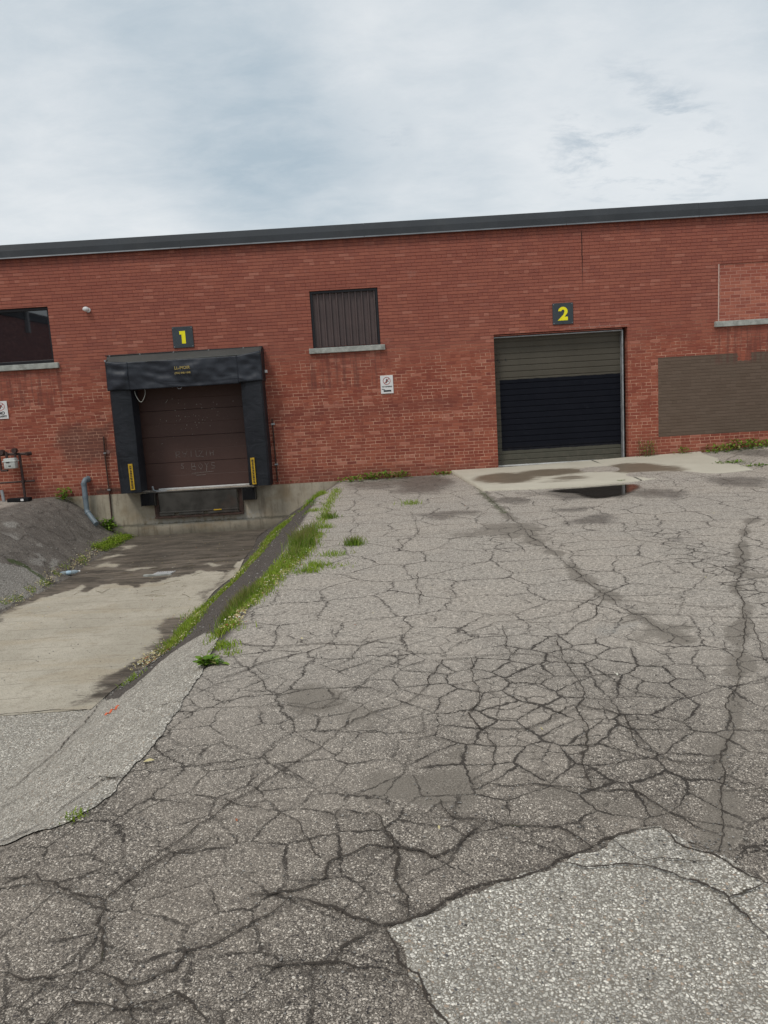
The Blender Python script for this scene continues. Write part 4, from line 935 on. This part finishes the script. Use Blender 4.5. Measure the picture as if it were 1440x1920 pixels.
t.out(c, t.m('SUBTRACT', .93, t.m('MULTIPLY', t.m('MULTIPLY', sv, t.attr('wet')), .35)), t.bump(t.m('ADD', n3, t.m('SUBTRACT', t.m('MULTIPLY', n2, .6), ln)), .4, .006), spec=.22); M['ramp'] = m
rp = [(toe(q)+.01, q) for q in np.linspace(-10.16, .0, 24)]+[(toel(q)-.01, q) for q in np.linspace(0, -10.22, 24)]
rp = [(float(a), float(b_)) for a, b_ in rp]
sheet('ramp', rp, .012, .05, M['ramp'], .006, silt)
# concrete apron at door 2
def apz(a, b_): return .045+.040*np.clip((b_+3.2)/3.2, 0, 1)+np.interp(a, [2.5, 4, 5.2, 6.8], [0, .025, .06, .09])*np.clip((b_+3.0)/3.0, 0, 1)**.5
m, t = newmat('apron_concrete'); t.flat = True; p = t.pos(); X_, Y_, Z_ = t.xyz(p)
n2 = t.noise(p, 6, 5, .7).outputs[0]; n3 = t.noise(p, 120, 3, .7).outputs[0]
c = t.mix(t.noise(p, 1.2, 5, .6).outputs[0], (.42, .38, .30), (.58, .54, .44)); c = t.mix(t.mr(n3, .4, .8, 0, .4), c, (.62, .58, .50))
sv = t.mr(t.m('ADD', t.attr('wet'), t.m('MULTIPLY', t.m('SUBTRACT', t.noise(t.v('MULTIPLY', p, (.7, 2, 1)), 4, 6, .7).outputs[0], .5), 1.0)), .25, .75)
st = t.mix(t.noise(t.v('MULTIPLY', p, (1, 4, 1)), 3, 5, .65).outputs[0], (.085, .062, .042), (.21, .165, .115)); c = t.mix(t.m('MULTIPLY', sv, .92), c, st)
c = t.mix(t.m('MULTIPLY', t.mr(t.attr('sand'), .3, .8), .85), c, (.05, .045, .035))
t.out(c, t.m('SUBTRACT', .9, t.m('MULTIPLY', sv, .4)), t.bump(n3, .3, .004), spec=.25); M['apron'] = m
apoly = P((905,921), (1000,918), (1100,912), (1212,900), (1300,892), (1370,886), (1412,881)) + P((1385,872), (1352,868), (1345,860), (1318,852)) + [(6.75, -.001), (1.42, -.001)]
jl = P((1205,903), (1165,886), (1122,870), (1100,862))
def apattr(a, b_):
    w_ = np.zeros(len(a))
    for q in ((950,900,70,10,1.), (1030,888,90,7,.95), (1070,898,50,6,.6), (1190,878,70,10,.95), (1240,880,60,8,.7), (1050,905,60,3,.5)): w_ = np.maximum(w_, q[4]*ell(a, b_, *q[:4]))
    return {'wet': w_, 'sand': sm((.035-seg_dist(a, b_, jl))/.03)}
ap = sheet('concrete_apron', apoly, 0, .05, M['apron'], .010, apattr, apz)
sd_ = ap.modifiers.new('s', 'SOLIDIFY'); sd_.thickness = .12; sd_.offset = -1
# puddle
m, t = newmat('puddle_water'); p = t.pos()
e = t.attr('sand'); am = t.mr(t.m('ADD', e, t.m('MULTIPLY', t.m('SUBTRACT', t.noise(p, 7, 4, .6).outputs[0], .5), .45)), .08, .50)
t.out((.040, .033, .026), .05, None, spec=.5, alpha=am); M['water'] = m
pud = P((1012,922), (1050,916), (1110,911), (1170,906), (1205,907), (1215,914), (1200,923), (1175,931), (1130,938), (1090,936), (1070,927), (1040,925))
pz = float(np.mean(H(np.array([q[0] for q in pud]), np.array([q[1] for q in pud]))))+.008
sheet('puddle', pud, pz, .06, M['water'], .02, lambda a, b_: {'sand': np.clip(seg_dist(a, b_, pud+[pud[0]])/.45, 0, 1)}, lambda a, b_: a*0)

# crack ribbons
m, t = newmat('crack_dirt'); p = t.pos()
e = t.attr('edge'); nn = t.noise(p, 75, 4, .75).outputs[0]
al = t.mr(t.m('ADD', e, t.m('MULTIPLY', t.m('SUBTRACT', nn, .5), 2.2)), .35, .75)
c = t.mix(t.noise(p, 150, 3, .7).outputs[0], (.022, .017, .015), (.095, .080, .066)); c = t.mix(t.mr(t.noise(p, 3, 3).outputs[0], .62, .72, 0, .5), c, (.06, .07, .028))
t.out(c, .95, t.bump(nn, .5, .006), spec=.1, alpha=al); M['crack'] = m
def ribbons(name, items, dz):
    vs, fs, ed = [], [], []
    for pts, w_ in items:
        dense = []
        for (ax, ay), (bx, by) in zip(pts[:-1], pts[1:]):
            L = math.hypot(bx-ax, by-ay); k = max(1, int(L/.018))
            dense += [(ax+(bx-ax)*j/k, ay+(by-ay)*j/k) for j in range(k)]
        dense.append(pts[-1]); q = []
        for a, b_ in dense:
            o1 = mnoise.noise(Vector((a*3.1, b_*3.1, 1)))*.045+mnoise.noise(Vector((a*11, b_*11, 2)))*.020+mnoise.noise(Vector((a*33, b_*33, 3)))*.012
            o2 = mnoise.noise(Vector((a*3.1, b_*3.1, 7)))*.05+mnoise.noise(Vector((a*11, b_*11, 8)))*.022+mnoise.noise(Vector((a*33, b_*33, 9)))*.010
            q.append((a+o1, b_+o2))
        n = len(q); base = len(vs); qa = np.array(q); tg = np.gradient(qa, axis=0); tg /= np.hypot(tg[:, 0], tg[:, 1])[:, None]+1e-9
        for i in range(n):
            ta = min(1, i/6+.15, (n-1-i)/6+.15)
            ww = w_*.52*ta*(.55+1.3*abs(mnoise.noise(Vector((q[i][0]*2.3, q[i][1]*2.3, 4))))+.5*mnoise.noise(Vector((q[i][0]*17, q[i][1]*17, 4))))
            ww = max(ww, .004); nx_, ny_ = -tg[i][1], tg[i][0]
            for s, e_ in ((-1, 0), (0, 1), (1, 0)):
                xx, yy = q[i][0]+nx_*ww*s, q[i][1]+ny_*ww*s; vs.append((xx, yy)); ed.append(e_)
        for i in range(n-1):
            for s in (0, 1):
                a = base+i*3+s; fs.append((a, a+1, a+4, a+3))
    va = np.array(vs); z_ = H(va[:, 0], va[:, 1])+dz
    me = bpy.data.meshes.new(name); me.from_pydata([(float(a), float(b_), float(c_)) for (a, b_), c_ in zip(va, z_)], [], fs); me.update()
    bm = bmesh.new(); bm.from_mesh(me)
    for f_ in bm.faces:
        if f_.normal.z < 0: f_.normal_flip()
    bm.to_mesh(me); bm.free(); attrs(me, {'edge': ed}); return tag(link(name, me, M['crack'], smooth=True), kind='structure')
ribbons('ground_cracks', [(a, b_) for a, b_, c_ in CRW], .007)
ribbons('patch_cracks', CRPW+[([(-6.5, -10.27), (-5.5, -10.22), (-4, -10.18), (-2.9, -10.15), (-2.6, -10.2)], .022)], .016)

# ---------------------------------------------------------------- plants
def green(name, a, b_, tip=None):
    m, t = newmat(name); rnd = t.n('ShaderNodeNewGeometry').outputs['Random Per Island']
    c = t.mix(rnd, a, b_)
    c = t.mix(t.m('MULTIPLY', t.m('GREATER_THAN', rnd, .90), .8), c, (.30, .26, .11))
    if tip:
        c = t.mix(t.mr(t.attr('tip'), .55, 1., 0, .8), c, tip)
    b1 = t.n('ShaderNodeBsdfPrincipled', {'Base Color': c, 'Roughness': .6, 'Specular IOR Level': .25})
    tr = t.n('ShaderNodeBsdfTranslucent', {'Color': c}); mx = t.n('ShaderNodeMixShader', {0: .3, 1: b1.outputs[0], 2: tr.outputs[0]})
    t.n('ShaderNodeOutputMaterial', {'Surface': mx.outputs[0]}); return m
M['grass'] = green('grass_blades', (.14, .25, .015), (.40, .50, .06))
M['grass_tall'] = green('tall_grass', (.09, .19, .015), (.25, .35, .04), (.24, .16, .08))
M['leaf'] = green('weed_leaves', (.08, .18, .015), (.24, .36, .04))
M['stalk'] = green('dry_stalks', (.10, .10, .04), (.20, .15, .08))
class Plants:
    def __init__(s): s.v = []; s.f = []; s.t = []
    def blade(s, x, y, h, w_, lean=None, z=None, curl=1.0):
        z = float(H(x, y)) if z is None else z
        a = random.uniform(0, 2*math.pi) if lean is None else lean; ln = random.uniform(.15, .75)*curl
        f = random.uniform(0, math.pi); cx_, cy_ = math.cos(f)*w_, math.sin(f)*w_; n = len(s.v)
        for k, (hh, ww) in enumerate(((0, 1), (.45, .9), (.8, .55), (1, 0))):
            o_ = ln*h*hh**1.8; px, py, pz_ = x+math.cos(a)*o_, y+math.sin(a)*o_, z-.004+h*hh*(1-.25*ln*hh)
            if k < 3: s.v += [(px-cx_*ww, py-cy_*ww, pz_), (px+cx_*ww, py+cy_*ww, pz_)]; s.t += [hh, hh]
            else: s.v.append((px, py, pz_)); s.t.append(1)
        s.f += [(n, n+1, n+3, n+2), (n+2, n+3, n+5, n+4), (n+4, n+5, n+6)]
    def leaf(s, o, d, L, w_, droop=.5):
        d = Vector(d).normalized(); sd_ = d.cross(Vector((0, 0, 1))); sd_ = sd_.normalized() if sd_.length > .01 else Vector((1, 0, 0)); n = len(s.v); o = Vector(o)
        upv = sd_.cross(d)
        for k, (a, ww) in enumerate(((0, .12), (.3, .8), (.6, 1.), (.85, .5), (1, 0))):
            c_ = o+d*L*a-Vector((0, 0, 1))*droop*L*a*a*.5
            if k < 4: s.v += [tuple(c_-sd_*w_*ww+upv*w_*.25*ww), tuple(c_), tuple(c_+sd_*w_*ww+upv*w_*.25*ww)]; s.t += [a]*3
            else: s.v.append(tuple(c_)); s.t.append(1)
        for k in range(3):
            for j in (0, 1): q = n+k*3+j; s.f.append((q, q+1, q+4, q+3))
        s.f += [(n+9, n+10, n+12), (n+10, n+11, n+12)]
    def build(s, name, mat, parent=None):
        me = bpy.data.meshes.new(name); me.from_pydata(s.v, [], s.f); me.update(); attrs(me, {'tip': s.t}); return link(name, me, mat, parent, smooth=True)
def along(pts, n, spread):
    ls = [math.dist(a, b_) for a, b_ in zip(pts[:-1], pts[1:])]; tot = sum(ls)
    for _ in range(n):
        r = random.uniform(0, tot); i = 0
        while i < len(ls)-1 and r > ls[i]: r -= ls[i]; i += 1
        k = r/ls[i]; a, b_ = pts[i], pts[i+1]
        yield a[0]+(b_[0]-a[0])*k+random.gauss(0, spread), a[1]+(b_[1]-a[1])*k+random.gauss(0, spread)
toe_p = P((537,978), (512,1000), (497,1024), (474,1047), (460,1066), (437,1089), (405,1121), (370,1150), (348,1180), (328,1205), (315,1222))
crest_p = P((585,1000), (562,1035), (535,1062), (508,1084), (482,1110), (460,1135), (438,1160), (424,1186))
ltoe_p = P((10,1135), (55,1112), (85,1094), (110,1075), (140,1060), (165,1045), (185,1030), (215,1018), (240,1006))
g1 = Plants()
def patchy(x, y, s=2.2, th=-.08): return mnoise.noise(Vector((x*s, y*s, 3.3))) > th
for x, y in along([(a+.06, b_) for a, b_ in toe_p], 12000, .085):
    if patchy(x, y, 2.2, -.3): g1.blade(x, y, random.uniform(.02, .075), .004)
for x, y in along(toe_p[6:], 2200, .07):
    if patchy(x, y, 3): g1.blade(x, y, random.uniform(.03, .10), .004)
for x, y in along(crest_p, 8000, .075):
    if patchy(x, y, 2.5, -.25): g1.blade(x, y, random.uniform(.025, .075), .0035)
for x, y in along(ltoe_p, 2600, .05):
    if patchy(x, y, 3, .0): g1.blade(x, y, random.uniform(.015, .05), .004)
for x, y in along(ltoe_p[6:], 3800, .075): g1.leaf((x, y, float(H(x, y))+random.uniform(.0, .06)), (random.uniform(-1, 1), random.uniform(-1, 1), .5), random.uniform(.02, .045), .010)
for x, y in along(P((600,985), (612,955), (622,935), (634,918)), 900, .05): g1.blade(x, y, random.uniform(.02, .08), .0035)
for x, y in along(P((568,955), (590,935), (606,925)), 700, .04): g1.blade(x, y, random.uniform(.03, .10), .0035)
for x, y in along(P((536,985), (523,992), (508,1008)), 900, .05): g1.blade(x, y, random.uniform(.03, .10), .0035)
tag(g1.build('verge_grass', M['grass']), 'green grass growing along the edges of the sunken ramp', 'grass', kind='stuff')
g2 = Plants()
for (cx_, cy_, n, hh, sp_) in ((566,1024,1000,.23,.085), (552,1046,300,.15,.08), (582,1005,300,.22,.06), (452,1134,800,.14,.075), (438,1150,400,.12,.08), (468,1124,300,.13,.07)):
    c_ = spot(cx_, cy_)
    for _ in range(n):
        x, y = random.gauss(c_[0], sp_*.8), random.gauss(c_[1], sp_*2.2); g2.blade(x, y, random.uniform(.4, 1.1)*hh, .0028, curl=.9)
tag(g2.build('tall_grass', M['grass_tall']), 'tall tufted grass with brownish tips along the crest of the bank', 'grass', kind='stuff')
def tuft(px, py, n, h, sp_, label, mat='grass', group='small grass tufts in the asphalt'):
    c_ = spot(px, py); g_ = Plants(); T_ = thing('grass_tuft', label, 'grass', (c_[0], c_[1], float(H(*c_))), group)
    for _ in range(n): g_.blade(random.gauss(c_[0], sp_), random.gauss(c_[1], sp_*.9), random.uniform(.35, 1)*h, .0035, curl=1.2)
    g_.build('blades', M[mat], T_)
tuft(663,1022, 240, .15, .055, 'brownish grass tuft standing alone in the asphalt right of the bank', 'grass_tall')
tuft(628,1040, 150, .07, .09, 'low green grass tuft just left of the lone brownish tuft')
tuft(594,1062, 170, .09, .07, 'green tuft on the asphalt beside the tallest verge grass')
tuft(578,1072, 170, .08, .06, 'flat green tuft at the asphalt edge below the tallest verge grass')
tuft(618,972, 190, .13, .07, 'upright tuft on the bank crest near the dock wall', 'grass_tall')
tuft(605,990, 160, .09, .07, 'low tuft at the crest between the wall and the tall grass')
tuft(588,958, 150, .07, .08, 'pale tuft lying on the dark face of the bank')
tuft(420,1212, 150, .07, .05, 'dusty tuft in the dark strip beside the pale worn asphalt')
tuft(434,1226, 60, .05, .04, 'tiny tuft right of the dusty tuft near the pale strip')
tuft(770,945, 130, .10, .10, 'sparse tuft in the asphalt in front of the brick wall')
tuft(246,1277, 110, .07, .05, 'tuft in the dirt at the lower end of the ramp edge')
tuft(143,1532, 90, .035, .025, 'tiny tuft at the edge of the pale strip in the lower left')
tuft(630,1062, 60, .05, .08, 'thin scattered tuft in a crack right of the verge')
def weed(px, py, n, L, label, wall=False, hgt=.08, sp_=.05, mat='leaf', name='weed', stalks=0, z=None, at=None):
    c_ = at or spot(px, py); z0 = float(H(*c_)) if z is None else z
    T_ = thing(name, label, 'weed', (c_[0], c_[1], z0)); g_ = Plants()
    for _ in range(n):
        a = random.uniform(0, 2*math.pi); x, y = random.gauss(c_[0], sp_), random.gauss(c_[1], sp_*.6)
        if wall: y = min(y, -.03)
        g_.leaf((x, y, z0+random.uniform(0, hgt)), (math.cos(a), math.sin(a)*.8-(.2 if wall else 0), random.uniform(.2, 1.1)), random.uniform(.5, 1.)*L, L*random.uniform(.14, .24), random.uniform(.3, .9))
    g_.build('leaves', M[mat], T_)
    if stalks:
        s_ = Plants()
        for _ in range(stalks): s_.blade(random.gauss(c_[0], sp_), min(-.03, random.gauss(c_[1], sp_*.4)), random.uniform(.5, 1.0)*hgt*1.6, .0035, curl=.4, z=z0)
        s_.build('stalks', M['stalk'], T_)
weed(392,1246, 60, .095, 'bushy green weed rosette at the edge of the pale worn strip', hgt=.03, sp_=.035)
weed(0,0, 90, .13, 'leafy weed against the foundation left of the grey drain pipe', True, .26, .08, at=(-6.85, -.16), z=-.08)
weed(0,0, 130, .13, 'leafy weed in the corner between foundation and left bank below the thin pipe', True, .26, .07, at=(-5.97, -.12), z=-.80)
weed(0,0, 40, .08, 'small dark weed under the outlet of the drain pipe', True, .10, .08, at=(-6.25, -.22), z=-.55)
weed(0,0, 90, .10, 'leafy weeds at the wall corner where the bank meets the bricks', True, .10, .14, at=(-.72, -.30))
weed(0,0, 90, .11, 'dense weed clump at the brick base just right of the bank corner', True, .14, .14, at=(-.30, -.14))
weed(0,0, 110, .11, 'widest weed clump at the brick base below the no loitering notice', True, .13, .20, at=(.18, -.14))
weed(0,0, 60, .09, 'low weed strip at the brick base beside the concrete apron', True, .05, .14, at=(1.25, -.12))
weed(0,0, 120, .06, 'dry greenish shrub against the bricks right of the overhead door', True, .38, .10, at=(5.58, -.12), stalks=40, mat='leaf', name='shrub', z=.10)
weed(0,0, 50, .08, 'small weed with dry stalks under the left end of the brown painted bricks', True, .16, .09, at=(6.35, -.12), stalks=20, z=.12)
weed(0,0, 110, .12, 'broad leafy weeds at the wall base under the brown painted bricks', True, .16, .20, at=(7.15, -.20), z=.14)
weed(0,0, 120, .13, 'tall leafy weeds under the brown paint second from the right picture edge', True, .22, .20, at=(7.65, -.20), z=.16, stalks=10)
weed(0,0, 100, .12, 'leafy weeds at the wall base nearest the right picture edge', True, .16, .18, at=(8.15, -.20), z=.18)
weed(1368,868, 70, .08, 'flat green weed at the broken right corner of the apron', hgt=.02, sp_=.13)
weed(1418,874, 60, .07, 'flat weed at the right picture edge beyond the apron', hgt=.02, sp_=.12)
weed(1165,904, 30, .05, 'small dark sprig at the front edge of the apron above the puddle', hgt=.03, sp_=.04)
weed(585,948, 40, .07, 'leafy weed on the bank against the dock wall', hgt=.08, sp_=.06)
weed(560,950, 50, .08, 'dark leafy weed where the bank meets the concrete wall', hgt=.08, sp_=.05)
# fallen seeds, leaf litter and loose stones
m, t = newmat('fallen_seeds'); rnd = t.n('ShaderNodeNewGeometry').outputs['Random Per Island']
c = t.mix(rnd, (.42, .34, .13), (.66, .58, .34)); c = t.mix(t.m('GREATER_THAN', rnd, .88), c, (.30, .10, .05)); c = t.mix(t.m('LESS_THAN', rnd, .12), c, (.62, .60, .50)); t.out(c, .8, None); M['seed'] = m
sv_, sf_ = [], []
def flake(x, y, r, dz=.012, q=.55):
    a = random.uniform(0, math.pi); n = len(sv_); z = float(H(x, y))+dz+random.uniform(0, .012)
    ca, sa = math.cos(a), math.sin(a); t1, t2 = random.uniform(-.5, .5), random.uniform(-.5, .5)
    for k in range(6):
        b_ = 2*math.pi*k/6; u_, v_ = math.cos(b_)*r, math.sin(b_)*r*q
        sv_.append((x+u_*ca-v_*sa, y+u_*sa+v_*ca, z+u_*t1+v_*t2))
    sf_.append(tuple(range(n, n+6)))
for x, y in along([(a+.03, b_) for a, b_ in toe_p], 2200, .075): flake(x, y, random.uniform(.006, .014), .02)
for x, y in along([(a-.10, b_) for a, b_ in toe_p], 380, .16): flake(x, y, random.uniform(.004, .010), .016)
for x, y in along([(a+.07, b_) for a, b_ in crest_p], 1000, .035): flake(x, y, random.uniform(.007, .015), .012)
for x, y in along([(a+.02, b_) for a, b_ in crest_p], 600, .07): flake(x, y, random.uniform(.006, .013), .03)
for x, y in along(ltoe_p, 1100, .06): flake(x, y, random.uniform(.006, .014), .02)
for x, y in along(P((600,985), (590,955), (634,918)), 160, .06): flake(x, y, random.uniform(.006, .012), .02)
for x, y in along(P((325,1210), (300,1225), (265,1255)), 420, .08): flake(x, y, random.uniform(.006, .014), .02)
for _ in range(260): flake(random.uniform(-5.2, -2.7), random.uniform(-7, -.4), random.uniform(.004, .010), .016)
for _ in range(60): flake(random.uniform(-1.1, 5), random.uniform(-14, -1), random.uniform(.005, .011), .008)
me = bpy.data.meshes.new('fallen_seeds'); me.from_pydata(sv_, [], sf_); tag(link('fallen_seeds', me, M['seed']), 'pale yellow fallen seeds littering the ramp edges', 'litter', kind='stuff')
m, t = newmat('loose_stone'); rnd = t.n('ShaderNodeNewGeometry').outputs['Random Per Island']
t.out(t.mix(rnd, (.05, .045, .04), (.36, .34, .31)), .9, None); M['stone'] = m
gb = MB()
def stone(x, y, r, dz=.004):
    z = float(H(x, y))+dz; bm = []
    ph = random.random()*6; fl = random.uniform(.45, .8)
    for (a, b_, c_) in ((1, 0, 0), (.4, .9, .1), (-.7, .6, 0), (-.8, -.6, .1), (.3, -1, 0), (.2, .1, 1), (-.3, .2, .8), (0, 0, -.8)):
        k = r*random.uniform(.75, 1.15); bm.append((x+(a*math.cos(ph)-b_*math.sin(ph))*k, y+(a*math.sin(ph)+b_*math.cos(ph))*k, z+c_*k*fl+r*.2))
    gb.add(bm, [(0, 1, 5), (1, 6, 5), (1, 2, 6), (2, 3, 6), (3, 5, 6), (3, 4, 5), (4, 0, 5), (1, 0, 7), (2, 1, 7), (3, 2, 7), (4, 3, 7), (0, 4, 7)])
for pts, w_, h_ in CRW[:12]+CRW[19:21]+CRW[26:32]:
    for x, y in along(pts, int(26*sum(math.dist(a, b_) for a, b_ in zip(pts[:-1], pts[1:]))), .03): stone(x, y, random.uniform(.002, .0055))
for _ in range(2600): stone(random.uniform(-1.6, 3.2), random.uniform(-14.7, -8), random.uniform(.002, .0065))
for _ in range(500): stone(random.uniform(-7.2, -5.5), random.uniform(-6, -.3), random.uniform(.004, .016))
for _ in range(400): stone(random.uniform(-2.6, -1.3), random.uniform(-10, -.3), random.uniform(.004, .014))
for x, y in along(P((215,1300), (250,1272), (290,1240), (325,1210)), 300, .09): stone(x, y, random.uniform(.004, .014), .012)
for _ in range(200): stone(random.uniform(-5.3, -2.7), random.uniform(-9.8, -.3), random.uniform(.003, .010), .014)
for x, y in along(P((1210,1590), (1280,1595), (1345,1590)), 90, .05): stone(x, y, random.uniform(.003, .007))
tag(gb.build('loose_gravel', M['stone'], fix=False), 'loose grit and small stones lying in the cracks', 'gravel', kind='stuff')
tw = MB()
for _ in range(26):
    x, y = random.uniform(-5.0, -2.8), random.uniform(-6, -2.2); a = random.uniform(0, 3.14); L = random.uniform(.06, .3); z = float(H(x, y))+.018
    tw.tube([(x, y, z), (x+math.cos(a)*L*.5, y+math.sin(a)*L*.5+random.uniform(-.01, .01), z+.008), (x+math.cos(a)*L, y+math.sin(a)*L, z)], .0025, 4)
for x, y in along(P((325,1210), (300,1225), (250,1265)), 34, .07):
    a = random.uniform(.3, 1.6); L = random.uniform(.06, .2); z = float(H(x, y))+.022
    tw.tube([(x, y, z), (x+math.cos(a)*L, y+math.sin(a)*L, float(H(x+math.cos(a)*L, y+math.sin(a)*L))+.024)], .0025, 4)
tag(tw.build('dead_twigs', M['stalk'], fix=False), 'thin dead twigs strewn on the silt of the ramp', 'twigs', kind='stuff')

# ---------------------------------------------------------------- small things on the ground
c_ = spot(131, 1079); zb = float(H(*c_))+.05; BT = thing('plastic_bottle', 'crushed clear plastic bottle lying beside the left edge of the ramp', 'bottle', (c_[0], c_[1], zb-.04))
m, t = newmat('bottle_plastic'); t.out((.55, .66, .72), .12, t.bump(t.noise(t.pos(), 40, 2).outputs[0], .5, .01), spec=.6, **{'Transmission Weight': .55, 'IOR': 1.3}); M['pet'] = m
dxx = Vector((.86, .42, 0)).normalized(); cc = Vector((c_[0], c_[1], zb))
MB().tube([cc+dxx*a for a in (-.15, -.145, -.09, -.06, -.02, .02, .07, .10, .125, .15)], [.026, .036, .038, .033, .037, .032, .037, .034, .018, .014], 14).build('bottle_body', M['pet'], BT, smooth=True)
MB().tube([cc+dxx*.148, cc+dxx*.172], .017, 12).build('bottle_cap', M['sign_white'], BT)
MB().tube([cc+dxx*a for a in (-.055, -.02, .02)], [.0345, .0385, .0335], 14, cap=False).build('bottle_label', plain('bottle_label', (.42, .56, .66), .5), BT, smooth=True)
c_ = spot(298, 1078); zg = float(H(*c_))+.018; DG = thing('drain_grate', 'pale metal drain grate half buried in silt on the ramp', 'drain grate', (c_[0], c_[1], zg))
g_ = MB()
for k in range(9): g_.add([(c_[0]-.10+k*.035+a, c_[1]+b_, zg+z_) for a, b_, z_ in ((0, -.09, 0), (.014, -.09, 0), (.07, .12, 0), (.056, .12, 0), (0, -.09, .012), (.014, -.09, .012), (.07, .12, .012), (.056, .12, .012))], [(4, 5, 6, 7), (0, 1, 5, 4), (1, 2, 6, 5), (2, 3, 7, 6), (3, 0, 4, 7)])
g_.build('bars', M['sign_white'], DG)
MB().box(c_[0]-.22, c_[0]+.24, c_[1]-.115, c_[1]-.092, zg-.01, zg+.013).box(c_[0]-.24, c_[0]-.10, c_[1]-.09, c_[1]-.03, zg-.01, zg+.010).build('frame', M['sillc'], DG)
c_ = spot(210, 1338); zo = float(H(*c_))+.016; n_ = 9; vs = []
for i in range(n_):
    for s in (-1, 1): vs.append((c_[0]-.03+.008*i+s*.009, c_[1]-.05+.012*i-s*.006, zo+.010*math.sin(i*1.9)+.006*(s > 0)+(float(H(c_[0]-.03+.011*i, c_[1]-.07+.018*i))-float(H(*c_)))))
os_ = MB().add(vs, [(2*i, 2*i+1, 2*i+3, 2*i+2) for i in range(n_-1)]).build('plastic_scrap', plain('orange_plastic', (.62, .13, .05), .45), fix=False)
sd_ = os_.modifiers.new('s', 'SOLIDIFY'); sd_.thickness = .004
tag(os_, 'bright orange scrap of plastic on the pale worn strip', 'litter')
c_ = spot(277, 1433); lf = Plants(); lf.leaf((c_[0]-.02, c_[1], float(H(*c_))+.012), (1, .3, .15), .055, .016, .3)
tag(lf.build('fallen_leaf', M['seed']), 'single pale leaf lying on the dark asphalt in the lower left', 'leaf')
c_ = spot(35, 1234); tag(sheet('oil_stain', [(c_[0]+.10*math.cos(a)*(1+.4*math.sin(3*a)), c_[1]+.07*math.sin(a)) for a in np.linspace(0, 6.0, 14)], .018, .03, M['crack'], .01), kind='structure')
for o in bpy.data.objects:
    if o.name == 'oil_stain':
        pass
